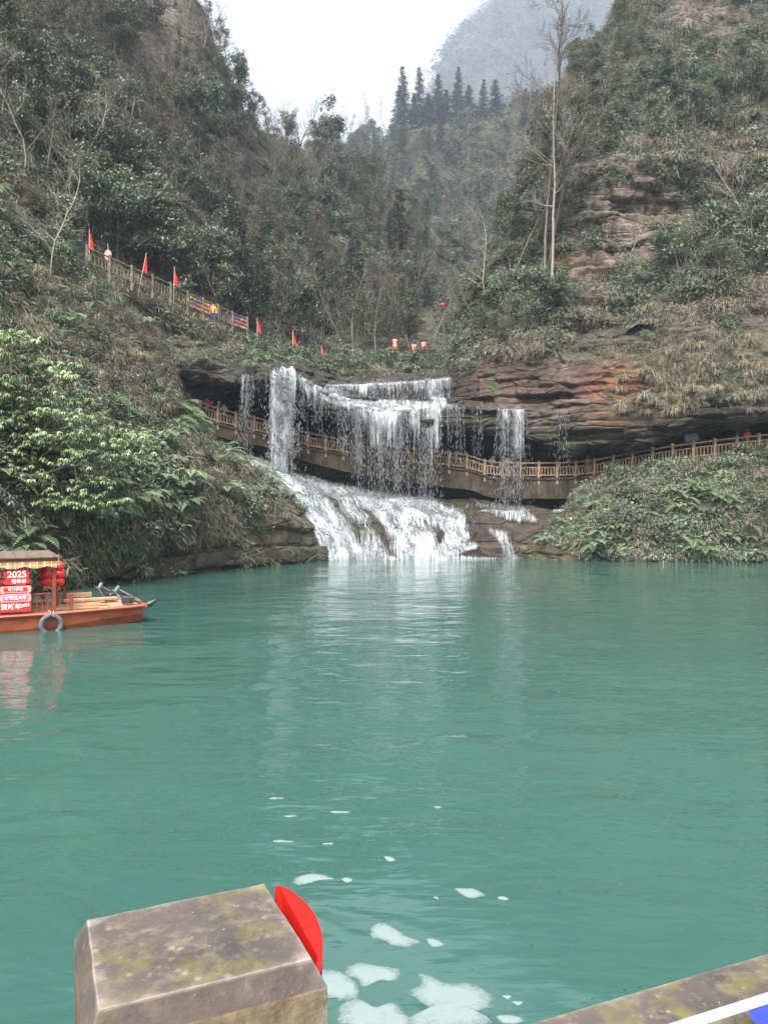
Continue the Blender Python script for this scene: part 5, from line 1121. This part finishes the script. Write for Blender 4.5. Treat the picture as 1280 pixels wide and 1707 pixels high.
# dark board over the right railing
e = empty('information_board', tuple(np.array(onwalk(1157, .1)) + np.array((0, -.25, 0))), 'dark grey blank board tilted above the right railing', 'board'); e.rotation_euler = (0, math.radians(-9), 0)
m = MB(); m.box((0, 0, 1.47), (.86, .05, .46), bevel=.012); m.build('panel', simple('slate_panel', (.045, .06, .065), .45), e)
m = MB(); m.box((0, 0, 1.715), (.90, .07, .03)); m.box((0, 0, 1.225), (.90, .07, .03)); m.box((-.445, 0, 1.47), (.03, .065, .46)); m.box((.445, 0, 1.47), (.03, .065, .46)); m.build('frame', M_dark, e)
m = MB(); m.tube([(-.2, .03, 0), (-.2, .03, 1.3)], .025, 8); m.tube([(.2, .03, 0), (.2, .03, 1.3)], .025, 8); m.build('leg', M_dark, e)
# yellow hats on two posts are painted caps
M_yel = simple('yellow_cap_paint', (.62, .45, .05), .6)
for px in (1095, 1118):
    j = int(np.argmin([abs(proj(q)[0] - px) for q in wq])); m = MB(); m.lathe(tuple(wq[j] - wq[0] + np.array((0, 0, 1.19))), [(.121, -.06), (.124, .0), (.08, .045), (.01, .05)], 12); m.build('post_cap', M_yel, wrail, smooth=True)

# ------------------------------------------------------------------ festive boat
M_hull = simple('orange_brown_varnished_hull', (.24, .060, .026), .5, .4, var=.35, sc=2.5); M_rim = simple('red_brown_rim', (.36, .085, .045), .45, .5, var=.2, sc=4); M_wood = simple('pale_worn_deck_wood', (.38, .22, .125), .7, .3, var=.25, sc=5)
M_frame = simple('dark_red_timber', (.22, .045, .03), .5, .4, var=.2); M_tyre = simple('grey_rubber', (.10, .11, .115), .8, .3, var=.3, sc=14); M_roofm = simple('weathered_roof_board', (.12, .092, .07), .85, .2, var=.3, sc=6)
BO = np.array((-9.43, 18.9)); BA = math.atan2(.515, .857); bx = np.array((.857, .515)); by = np.array((-.515, .857))
boat = empty('boat', (BO[0], BO[1], 0), 'orange brown wooden pleasure boat with a roof and red festive signs', 'boat', rz=BA)
def bl(px, py, w=0.0):
    """boat coordinates (t, w, z) of the photo point in the upright plane at depth w"""
    k = (px - CX) / F; o = BO + by * w; t = (k * o[1] - o[0]) / (bx[0] - k * bx[1]); Y = o[1] + t * bx[1]; return (t, w, CZ + (CY - py) / F * Y)
m = MB(); St = []
for (t, w0, w1, zt, zb) in [(-5, .1, 2.1, .42, -.25), (-3, 0, 2.2, .40, -.3), (0, 0, 2.2, .41, -.3), (1.5, 0, 2.2, .42, -.25), (2.4, .03, 2.17, .445, -.08), (3.1, .10, 2.1, .455, .0), (3.5, .16, 2.04, .465, .06)]:
    St.append([(t, w0, zt), (t, w0 + .03, (zt + zb) / 2), (t, w0 + .14, zb), (t, w1 - .14, zb), (t, w1 - .03, (zt + zb) / 2), (t, w1, zt), (t, w1 - .08, zt - .03), (t, w0 + .08, zt - .03)])
V = [p for s_ in St for p in s_]; Fs = [(i * 8 + k, i * 8 + (k + 1) % 8, i * 8 + 8 + (k + 1) % 8, i * 8 + 8 + k) for i in range(6) for k in range(8)] + [tuple(range(8)), tuple(48 + k for k in range(8))]
m.add(V, Fs); m.build('hull', M_hull, boat)
m = MB()
for wI, sg in ((0, -1), (5, 1)):
    for i in range(6):
        a, b = St[i][wI], St[i + 1][wI]; m.tube([(a[0] - .01, a[1] + .02 * sg, a[2] + .0), (b[0] + .01, b[1] + .02 * sg, b[2] + .0)], .045, 6)
m.box((3.53, 1.1, .465), (.10, 1.95, .09)); m.build('gunwale', M_rim, boat, smooth=True)
m = MB()
for k in range(10): m.box((-.9, .24 + k * .19, .41), (7.8, .175, .03), bevel=.004)
m.box((3.1, 1.1, .448), (.8, 1.75, .03)); m.build('deck', M_wood, boat)
# roof
zr = bl(60, 929, -.12)[2]
m = MB(); A0, A1 = -5.0, bl(102, 928, -.15)[0]
V = [(A0, -.15, zr), (A1, -.15, zr), (A1 - .15, .95, zr + .12), (A0, .95, zr + .12), (A1, 2.2, zr), (A0, 2.2, zr)]; V += [(a, b, c - .03) for a, b, c in V]
m.add(V, [(0, 1, 2, 3), (3, 2, 4, 5), (6, 9, 8, 7), (9, 11, 10, 8), (0, 6, 7, 1), (1, 7, 8, 2), (2, 8, 10, 4), (4, 10, 11, 5), (5, 11, 9, 3), (3, 9, 6, 0)])
for k in range(22):
    x = A0 + (A1 - A0) * k / 21.5; m.tube([(x, -.15, zr + .012), (x, .95, zr + .132)], .012, 4)
roof = m.build('roof', M_roofm, boat)
zf = bl(60, 937, -.08)[2]
m = MB(); m.box(((A0 + A1 - .1) / 2, -.08, (zr - .03 + zf) / 2), (A1 - A0 - .1, .03, zr - .03 - zf - .01)); m.box(((A0 + A1 - .1) / 2, 2.13, (zr - .03 + zf) / 2), (A1 - A0 - .1, .03, zr - .03 - zf - .01)); m.box((A1 - .08, 1.02, (zr - .04 + zf) / 2), (.03, 2.15, zr - .05 - zf)); m.build('fascia', M_frame, boat)
def scallop_mat():
    b = NB('beige_checked_valance'); c = b.coord(); sx = b.n('SeparateXYZ', {'Vector': c})
    s1 = b.math('GREATER_THAN', b.math('FRACT', b.math('MULTIPLY', sx.outputs[0], 6.0)), .84); s2 = b.math('GREATER_THAN', b.math('FRACT', b.math('MULTIPLY', sx.outputs[2], 9.0)), .86)
    col = b.mix(b.math('MAXIMUM', s1, s2), (.36, .24, .13), (.62, .48, .28)); return b.done(b.bsdf(col, .9, .1))
M_val = scallop_mat(); zv = bl(60, 946, -.1)[2]
m = MB(); n = 240; V = []
for i in range(n + 1):
    x = A0 + (A1 - .1 - A0) * i / n; ph = (x * 1.9) % 1; dz = .055 * abs(math.sin(math.pi * ph)) ; yy = -.11 + .012 * math.sin(x * 22)
    V += [(x, yy, zf + .01), (x, yy - .01, zv + .03 - dz)]
m.add(V, [(2 * i, 2 * i + 2, 2 * i + 3, 2 * i + 1) for i in range(n)]); m.build('valance', M_val, boat)
for (px, w) in ((90, .0), (118, 2.05), (66, 2.05)):
    t = bl(90 if px == 90 else 90, 1000, 0)[0]; t = t if px != 66 else t - 1.6
    m = MB(); m.box((t, w + .02, (zr + .40) / 2 - .02), (.085, .085, zr - .44), bevel=.008); m.build('post', M_frame, boat)
m = MB(); m.box((-1.9, .02, (zr + .4) / 2 - .02), (.085, .085, zr - .44), bevel=.008); m.build('post', M_frame, boat)
for (px, y0, y1, w) in ((119, 989, 1017, .12), (108, 978, 1003, 1.9), (95, 985, 1010, 1.3)):
    a = bl(px, y1, w); b_ = bl(px, y0, w); m = MB(); m.box((a[0], w, (.42 + b_[2]) / 2), (.075, .075, b_[2] - .42), bevel=.008); m.build('bollard', M_frame, boat)
t1 = bl(88, 1000)[0]; zt = bl(70, 990)[2]
def side_rail(w, ta, tb):
    m = MB(); m.box(((ta + tb) / 2, w, zt), (tb - ta, .05, .035)); m.box(((ta + tb) / 2, w, zt - .17), (tb - ta, .035, .025)); m.box(((ta + tb) / 2, w, .47), (tb - ta, .045, .03))
    k = 0; x = ta + .08
    while x < tb - .05:
        m.box((x, w, (zt + .47) / 2 - (.08 if k % 2 else 0)), (.028, .028, zt - .49 - (.17 if k % 2 else 0))); x += .125; k += 1
    m.build('rail', M_frame, boat)
side_rail(.03, -4.5, t1 - .04); side_rail(2.12, -4.5, t1 - .04)
# poles, boards and oars lying on deck
for k, (p0, p1, w, hh, dd) in enumerate([((92, 986), (153, 987), 1.95, .13, .05), ((105, 997), (195, 992), 1.45, .07, .3), ((90, 1004), (180, 1000), 1.0, .06, .09), ((92, 1016), (165, 1011), .5, .045, .12), ((96, 1008), (150, 1006), .75, .05, .1)]):
    a, b_ = bl(*p0, w), bl(*p1, w); m = MB(); zz = .435 + hh / 2 + (.1 if k in (1,) else .0) + (.16 if k == 0 else 0)
    m.box(((a[0] + b_[0]) / 2, w, zz), (b_[0] - a[0], dd, hh), rz=(.02, -.03, .03, -.02, .05)[k], bevel=.008)
    if k in (0, 1):
        for x in (a[0] + .2, b_[0] - .25): m.box((x, w, (.43 + zz - hh / 2) / 2), (.06, dd * .8, max(.02, zz - hh / 2 - .43)))
    o = m.build(['bench_board', 'bench_board', 'oar', 'plank', 'oar'][k], M_wood); o.location = (BO[0], BO[1], 0); o.rotation_euler = (0, 0, BA)
    o['label'] = ['upright pale board along the far side of the boat deck', 'wide pale bench in the middle of the open boat deck', 'long round-edged oar lying along the boat deck', 'narrow worn plank nearest the near side of the boat', 'short oar lying between plank and bench on the boat'][k]; o['category'] = ['board', 'bench', 'oar', 'plank', 'oar'][k]
# tyre fender
c = bl(85, 1040, -.05); tr = .235
m = MB(); n = 28
ring = [(c[0] + tr * math.cos(2 * math.pi * i / n), c[1] - .045, c[2] - .02 + tr * math.sin(2 * math.pi * i / n)) for i in range(n + 1)]
m.tube(ring, .062, 10, cap=False); o = m.build('tyre', M_tyre, None, smooth=True); o.location = (BO[0], BO[1], 0); o.rotation_euler = (0, 0, BA); o['label'] = 'grey rubber tyre hanging as a fender on the boat side'; o['category'] = 'tyre'
m = MB(); m.tube([(c[0] - .03, -.07, c[2] + .2), (c[0] + .0, -.06, .47), (c[0] - .06, .03, .50)], .012, 6); m.tube([(c[0] + .04, -.07, c[2] + .2), (c[0] + .07, -.02, .49)], .012, 6); q = m.build('cord', M_pole, o)
# outboard drives
def drive(t, w, rzz, lb):
    e = empty('outboard_motor', tuple(np.append(BO + bx * t + by * w, .47)), lb, 'motor', 'long shaft outboard motors on the boat', BA + rzz)
    m = MB(); m.box((.1, 0, .14), (.34, .24, .2), bevel=.03)
    for k in range(5): m.box((-.02 + .06 * k, 0, .255), (.02, .2, .03))
    m.lathe((.1, -.14, .14), [(.07, -.03), (.09, 0), (.07, .03)], 12, M=Matrix.Rotation(1.57, 3, 'X')); m.build('engine', M_dark, e, smooth=True)
    m = MB(); m.tube([(-.05, 0, .1), (-.22, 0, .34), (-.30, 0, .42)], .016, 8); m.build('handle', simple('pale_tube', (.26, .26, .27), .4), e, smooth=True)
    m = MB(); m.tube([(-.23, -.02, .37), (-.17, 0, .45), (-.13, 0, .52)], [.05, .06, .04], 10); m.build('tiller_head', simple('grey_plastic', (.12, .135, .155), .5), e, smooth=True)
    m = MB(); m.tube([(-.18, 0, .45), (.42, 0, .10)], .017, 8); m.build('rod', simple('rose_metal_tube', (.28, .19, .165), .4), e, smooth=True)
    m = MB(); m.tube([(.25, 0, .1), (.62, 0, -.02)], .03, 8); m.build('shaft', M_dark, e, smooth=True)
    m = MB(); m.tube([(.60, 0, -.02), (.70, 0, .02), (.84, 0, .10)], [.075, .085, .03], 10)
    for k in range(3): a = k * 2.09; m.box((.86, .07 * math.cos(a), .1 + .07 * math.sin(a)), (.02, .07, .07)); 
    m.build('propeller', M_dark, e, smooth=True)
drive(bl(207, 1008, .55)[0], .55, -.25, 'near black outboard motor with a grey tiller at the boat end'); drive(bl(180, 1000, 1.8)[0] - .05, 1.8, .3, 'far black outboard motor with reddish tubes by the bank')
# red lanterns in two strings under the roof end
for (px, w, ys, lb) in ((76, .9, (946, 958, 970), 'string of red lanterns inside the boat left of the corner post'), (98, 1.6, (944, 957, 970), 'string of red lanterns at the end of the boat roof')):
    q = bl(px, ys[0], w); x0 = q[0]
    wp = BO + bx * x0 + by * w; e = empty('lantern_string', (wp[0], wp[1], 0), lb, 'lantern', 'red lantern strings on the boat', BA)
    for y in ys: z = bl(px, y, w)[2]; lantern(e, (0, 0, z), .155, tassel=(y == ys[-1]), ribs=12)
    m = MB(); m.tube([(0, 0, bl(px, ys[-1], w)[2]), (0, 0, zr - .02)], .008, 5); m.build('cord', M_gold, e)
# festive signs on the near side
def sign_stack(t, w, lb, sc=1.0, dz=0):
    wp = BO + bx * t + by * w; e = empty('festive_sign', (wp[0], wp[1], 0), lb, 'sign', 'stacked festive signs on the boat', BA)
    e.scale = (sc,) * 3; e.location.z = dz
    z = lambda py: bl(26, py, w)[2]; r90 = (math.radians(90), 0, 0)
    a = board(e, 'top_board', .03, z(963), .58, .37, 'cloud', M_redb); text_mesh('2025', .22, M_white, a, (.03, -.008, z(958)), r90); text_mesh('嘉年华', .115, M_white, a, (.07, -.008, z(970)), r90)
    a = board(e, 'scroll_board', 0, z(983), .70, .17, 'oval', M_pink, -.01); board(a, 'inset', 0, z(983), .54, .10, 'oval', M_redb, -.016, .006); text_mesh('新春快乐', .085, M_white, a, (0, -.022, z(983)), r90)
    a = board(e, 'scroll_board', 0, z(997), .70, .20, 'oval', M_pink, -.015); board(a, 'inset', 0, z(997), .56, .12, 'oval', simple('magenta_inset', (.62, .10, .30), .5), -.021, .006); text_mesh('欢乐过大年', .10, M_white, a, (0, -.027, z(997)), r90)
    a = board(e, 'base_board', -.02, z(1012), .74, .24, 'rect', M_redb, -.005); text_mesh('贺新年', .155, M_white, a, (-.10, -.012, z(1012)), r90); text_mesh('2025', .10, M_white, a, (.22, -.012, z(1010)), (math.radians(90), math.radians(-8), 0))
    m = MB(); m.tube([(0, .045, z(1022)), (0, .045, z(952))], .012, 6); m.build('pole', M_frame, e)
    return e
sign_stack(bl(26, 985, -.06)[0], -.06, 'stack of red festive signs reading 2025 on the near side of the boat')
sign_stack(bl(0, 985, .5)[0], .5, 'second stack of red festive signs set back inside the boat')
sign_stack(bl(34, 985, 2.0)[0], 2.0, 'red festive signs hanging on the far side of the boat', .85, .35)

# ------------------------------------------------------------------ stone post and rail in front
def stone_mat():
    b = NB('weathered_terrazzo_stone'); c = b.coord(); n1 = b.noise(7, c, 5, .65); n2 = b.noise(38, c, 6, .7); n3 = b.noise(120, c, 4, .7); n4 = b.noise(16, c, 5, .65)
    vr = b.n('TexVoronoi', {'Vector': c, 'Scale': 55.0}); vf = b.ramp(vr.outputs['Distance'], [(.10, 1.0), (.26, 0.0)])
    col = b.ramp(n1, [(.3, (.045, .037, .034)), (.55, (.073, .060, .053)), (.75, (.10, .086, .062))])
    col = b.mix(b.ramp(n2, [(.5, 0.0), (.68, .8)]), col, (.155, .128, .092))
    col = b.mix(b.ramp(n4, [(.52, 0.0), (.68, .75)]), col, (.125, .115, .035))
    col = b.mix(b.math('MULTIPLY', vf, b.ramp(n2, [(.4, 0.0), (.6, .6)])), col, (.27, .225, .17))
    col = b.mix(b.ramp(n3, [(.66, 0.0), (.72, .8)]), col, (.38, .36, .33))
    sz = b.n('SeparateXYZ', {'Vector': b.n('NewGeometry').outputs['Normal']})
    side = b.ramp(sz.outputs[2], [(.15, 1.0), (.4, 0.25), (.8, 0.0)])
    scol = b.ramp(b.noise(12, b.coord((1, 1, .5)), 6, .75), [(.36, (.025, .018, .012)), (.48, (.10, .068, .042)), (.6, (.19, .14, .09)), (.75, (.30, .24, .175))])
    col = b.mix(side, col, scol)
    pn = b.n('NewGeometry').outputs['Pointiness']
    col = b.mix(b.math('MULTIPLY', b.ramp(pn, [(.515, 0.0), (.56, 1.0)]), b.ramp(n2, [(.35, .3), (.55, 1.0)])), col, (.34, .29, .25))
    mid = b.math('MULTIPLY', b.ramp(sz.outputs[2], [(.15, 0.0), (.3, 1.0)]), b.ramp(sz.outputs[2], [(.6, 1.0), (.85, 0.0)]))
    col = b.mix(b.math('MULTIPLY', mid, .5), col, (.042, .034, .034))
    return b.done(b.bsdf(col, .85, .3, b.bump(b.math('ADD', b.math('MULTIPLY', n2, .6), b.math('MULTIPLY', n3, .4)), .55, .006)))
M_stone = stone_mat()
def chamfered_block(z, corners, ch, depth, nsub=7):
    """block whose flat top has the given corners; chamfer all round"""
    bm = bmesh.new(); c = sum((Vector(q) for q in corners), Vector((0, 0))) / 4
    def ring(off, zz):
        out = []
        for i in range(4):
            a, p, d = Vector(corners[i - 1]), Vector(corners[i]), Vector(corners[(i + 1) % 4]); u = (p - a).normalized() + (p - d).normalized(); out.append(bm.verts.new((p.x + u.x * off, p.y + u.y * off, zz)))
        return out
    rings = [ring(0, z), ring(ch, z - ch * 2.0), ring(ch * 1.02, z - depth)]
    bm.faces.new(rings[0])
    for A, B in zip(rings[:-1], rings[1:]):
        for i in range(4): bm.faces.new((A[i], A[(i + 1) % 4], B[(i + 1) % 4], B[i]))
    bm.faces.new(rings[2][::-1]); bmesh.ops.recalc_face_normals(bm, faces=bm.faces)
    bmesh.ops.bevel(bm, geom=[e for e in bm.edges], offset=.0022, segments=2, affect='EDGES', profile=.6)
    bmesh.ops.subdivide_edges(bm, edges=[e for e in bm.edges if e.calc_length() > .02], cuts=nsub, use_grid_fill=True)
    for v in bm.verts:
        n = fbm(np.array(v.co) * 30, 5); k = fbm(np.array(v.co) * 90, 6); v.co += (Vector((v.co.x - c.x, v.co.y - c.y, 0)).normalized() * .6 + Vector((0, 0, .35))) * ((n - .5) * .005 + (k - .5) * .0022)
    me = bpy.data.meshes.new('block'); bm.to_mesh(me); bm.free(); me.materials.append(M_stone); return me
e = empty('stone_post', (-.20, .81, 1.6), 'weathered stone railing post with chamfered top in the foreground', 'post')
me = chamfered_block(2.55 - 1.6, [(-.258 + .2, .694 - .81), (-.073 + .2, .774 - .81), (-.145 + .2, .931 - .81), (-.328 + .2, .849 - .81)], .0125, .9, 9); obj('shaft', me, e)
# red board at the right face of the post
m = MB(); a = np.array((-.145 + .034, .931 + .004)); b_ = np.array((-.062, .774 + .0)); d = (b_ - a); outl = []
for i in range(21):
    t = i / 20; h = 2.545 + .010 * math.sin(math.pi * t) ** .7 - .014 * t; q = a + d * (t * 1.0); outl.append((q[0] - .016 + .022 * math.sin(math.pi * t) ** .8 + .012 * t, q[1], h))
low = [(q[0] - .006, q[1], 2.30) for q in outl[::-1]]
m.prism([tuple(q) for q in outl] + low[:1] + low[-1:], (-.005, -.002, 0)); o = m.build('red_board', simple('glossy_red_plastic', (.40, .010, .008), .6, .12, var=.2)); o['label'] = 'bright red curved plastic board behind the stone post'; o['category'] = 'board'
# rail slab to the right
a = np.array((-.05, .93)); d2 = np.array((.352, .143)); d2 = d2 / np.linalg.norm(d2); n2_ = np.array((d2[1], -d2[0]))
p0 = np.array((.197, 1.05)) - d2 * .19; p1 = p0 + d2 * 1.75
cs = [tuple(p0 + n2_ * .20), tuple(p1 + n2_ * .20), tuple(p1), tuple(p0)]
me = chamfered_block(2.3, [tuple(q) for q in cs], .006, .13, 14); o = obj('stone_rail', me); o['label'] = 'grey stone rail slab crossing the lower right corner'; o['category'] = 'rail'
# banner with white hem over the rail
e = empty('banner', (0, 0, 0), 'blue cloth banner with a white hem lying over the stone rail', 'banner')
M_hem = simple('white_hem', (.78, .75, .80), .7, .2, var=.05); M_blue = simple('blue_cloth', (.02, .035, .36), .75, .2, var=.3, sc=30)
q0 = np.array((.367, .975)) - d2 * .05; m = MB(); n = 40; V = []
for i in range(n + 1):
    q = q0 + d2 * (i / n * .75); w = 0; V += [(q[0], q[1], 2.352 + w), (q[0] + n2_[0] * .010, q[1] + n2_[1] * .010, 2.346 + w)]
m.add(V, [(2 * i, 2 * i + 2, 2 * i + 3, 2 * i + 1) for i in range(n)]); m.build('hem', M_hem, e)
m = MB(); V = []; q0b = q0 + d2 * .165
for i in range(n + 1):
    q = q0b + d2 * (i / n * .6); w = .003 * math.sin(i * .7)
    for (o_, z_) in ((.0095, 2.3445), (.03, 2.330 + w), (.07, 2.315 + w), (.11, 2.311), (.16, 2.309)): V.append((q[0] + n2_[0] * o_, q[1] + n2_[1] * o_, z_))
m.add(V, [(5 * i + k, 5 * i + 5 + k, 5 * i + 6 + k, 5 * i + 1 + k) for i in range(n) for k in range(4)]); m.build('cloth', M_blue, e, smooth=True)

# ------------------------------------------------------------------ modelled sky reflections and froth flecks on the pool
rr = np.random.default_rng(21); 
b = NB('pool_foam_and_sky_glint'); nf = b.noise(9, b.coord((1, 1.6, 1)), 6, .7, 1.2); al = b.ramp(b.math('ADD', b.math('MULTIPLY', b.attr('dens'), .55), b.math('SUBTRACT', nf, .5)), [(.06, 0.0), (.2, .55), (.5, .95)])
m3 = b.n('MixShader', {0: al}); b.t.links.new(b.n('BsdfTransparent').outputs[0], m3.inputs[1]); b.t.links.new(b.bsdf((.165, .215, .205), .6, .3), m3.inputs[2]); M_foam_glint = b.done(m3.outputs[0])  # pale colour stands for sky reflections on the patches, froth on the flecks
def glint_patch(blobs, label, seed):  # thin pale sheets on the water, shaped and coloured as sky reflections
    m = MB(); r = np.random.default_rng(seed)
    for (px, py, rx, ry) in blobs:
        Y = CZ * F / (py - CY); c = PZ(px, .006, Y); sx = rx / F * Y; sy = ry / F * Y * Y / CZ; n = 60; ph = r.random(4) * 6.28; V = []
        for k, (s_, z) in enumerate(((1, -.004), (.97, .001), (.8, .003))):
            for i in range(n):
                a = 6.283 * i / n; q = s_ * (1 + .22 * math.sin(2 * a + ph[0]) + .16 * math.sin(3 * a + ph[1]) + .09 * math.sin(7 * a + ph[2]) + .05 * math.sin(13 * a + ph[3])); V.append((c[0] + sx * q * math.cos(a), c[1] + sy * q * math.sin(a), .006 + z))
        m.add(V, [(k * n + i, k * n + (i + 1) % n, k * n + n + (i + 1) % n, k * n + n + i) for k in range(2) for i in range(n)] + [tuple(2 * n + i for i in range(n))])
    o = m.build('foam_or_glint', M_foam_glint); o['kind'] = 'stuff'; o['label'] = label
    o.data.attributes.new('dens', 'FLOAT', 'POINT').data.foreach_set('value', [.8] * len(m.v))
def traced(polys, label, seed):  # outlined pale sheets standing in for bright sky mirrored in the pool
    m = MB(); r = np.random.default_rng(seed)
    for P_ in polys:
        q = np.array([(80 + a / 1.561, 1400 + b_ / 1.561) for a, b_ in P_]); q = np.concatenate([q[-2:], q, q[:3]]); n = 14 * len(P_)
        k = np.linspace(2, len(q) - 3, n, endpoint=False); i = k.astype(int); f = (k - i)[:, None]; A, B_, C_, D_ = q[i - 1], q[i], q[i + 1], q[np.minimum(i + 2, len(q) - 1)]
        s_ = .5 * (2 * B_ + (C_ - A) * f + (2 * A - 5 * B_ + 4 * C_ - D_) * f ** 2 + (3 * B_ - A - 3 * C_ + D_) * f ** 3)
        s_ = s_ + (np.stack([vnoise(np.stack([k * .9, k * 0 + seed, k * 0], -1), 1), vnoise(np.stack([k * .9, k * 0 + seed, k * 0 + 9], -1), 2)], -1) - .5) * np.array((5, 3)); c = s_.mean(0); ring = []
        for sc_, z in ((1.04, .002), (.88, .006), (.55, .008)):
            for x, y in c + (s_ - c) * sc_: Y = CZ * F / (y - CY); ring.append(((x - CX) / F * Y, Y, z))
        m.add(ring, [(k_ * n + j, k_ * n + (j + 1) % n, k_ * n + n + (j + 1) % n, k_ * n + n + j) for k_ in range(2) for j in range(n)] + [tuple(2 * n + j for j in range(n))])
    o = m.build('foam_or_glint', M_foam_glint, smooth=True); o['kind'] = 'stuff'; o['label'] = label; dn = [d_ for P_ in polys for d_ in [.05] * 14 * len(P_) + [.5] * 14 * len(P_) + [1] * 14 * len(P_)]
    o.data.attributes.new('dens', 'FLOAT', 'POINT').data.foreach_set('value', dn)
traced([[(635, 112), (650, 98), (690, 88), (720, 92), (745, 104), (700, 110), (660, 118)], [(760, 103), (775, 100), (795, 105), (778, 112)]], 'pale modelled sky reflection streak on the water beyond the red board', 1)
traced([[(1058, 130), (1085, 127), (1110, 130), (1140, 150), (1100, 155), (1075, 143)], [(1170, 152), (1185, 149), (1196, 155), (1182, 159)], [(1000, 152), (1012, 150), (1014, 157)], [(876, 46), (892, 46), (904, 54), (888, 58)]], 'small pale modelled sky reflection patch right of the first streak', 2)
traced([[(838, 240), (855, 218), (880, 220), (930, 250), (970, 268), (920, 282), (860, 262), (840, 258)], [(985, 262), (1010, 262), (1030, 275), (1000, 282)]], 'long pale modelled sky reflection patch right of the red board', 3)
traced([[(700, 345), (750, 345), (790, 365), (810, 390), (800, 415), (750, 420), (700, 405)], [(765, 347), (800, 325), (850, 330), (900, 335), (915, 350), (905, 370), (860, 372), (822, 384), (800, 366)], [(755, 438), (800, 418), (850, 437), (890, 427), (920, 445), (945, 500), (780, 500)]], 'wide pale modelled sky reflection patch beside the stone post', 4)
traced([[(940, 395), (968, 375), (965, 350), (1000, 360), (1040, 376), (1090, 375), (1140, 393), (1160, 420), (1150, 440), (1110, 450), (1155, 468), (1130, 500), (960, 500), (940, 465), (990, 445), (950, 412)], [(1165, 462), (1200, 458), (1235, 468), (1225, 482), (1180, 482)], [(1178, 408), (1206, 408), (1195, 417)], [(1205, 424), (1235, 424), (1222, 433)]], 'wide pale modelled sky reflection patch at the lower edge of the water', 5)
glint_patch([(470, 1404, 16, 1.6), (548, 1408, 8, 1.0), (566, 1355, 18, 1.2), (484, 1362, 9, 1.0), (460, 1332, 10, 1.2), (730, 1347, 6, 1.2)], 'thin pale modelled sky reflection lines in the middle of the pool', 6)
n = 260; px = rr.uniform(-60, 1340, n); py = 960 + 740 * rr.random(n) ** .6; Y = CZ * F / (py - CY)
p = np.stack([(px - CX) / F * Y, Y, Y * 0 + .003], 1); d = np.concatenate([rv(rr, n)[:, :2], np.zeros((n, 1))], 1)
sz = rr.uniform(.6, 1.9, n) * Y / F
o = obj('foam_or_glint', mesh_np('foam_or_glint', *spindles(p, d, sz * 2.2, sz * 1.3), M_foam_glint, {'dens': ('POINT', np.ones(n * 5))})); o['kind'] = 'stuff'; o['label'] = 'tiny white froth flecks scattered over the pool'

# ------------------------------------------------------------------ air
b = NB('valley_haze'); v = b.n('VolumePrincipled', {'Color': (.74, .84, 1.0), 'Density': .00033, 'Anisotropy': .1}); b.t.links.new(v.outputs[0], b.out.inputs['Volume'])
m = MB(); m.box((0, 860, 560), (1790, 1980, 1128)); o = m.build('haze', b.m); o['kind'] = 'stuff'; o['label'] = 'pale haze filling the valley'

# things nothing tells apart carry one group
seen = {}
for o in list(C.objects):
    if o.parent is None and o.get('label') and o.get('category'): seen.setdefault(o['label'], []).append(o)
for lb, os_ in seen.items():
    if len(os_) > 1:
        g = os_[0].get('group') or lb
        for o in os_: o['group'] = g
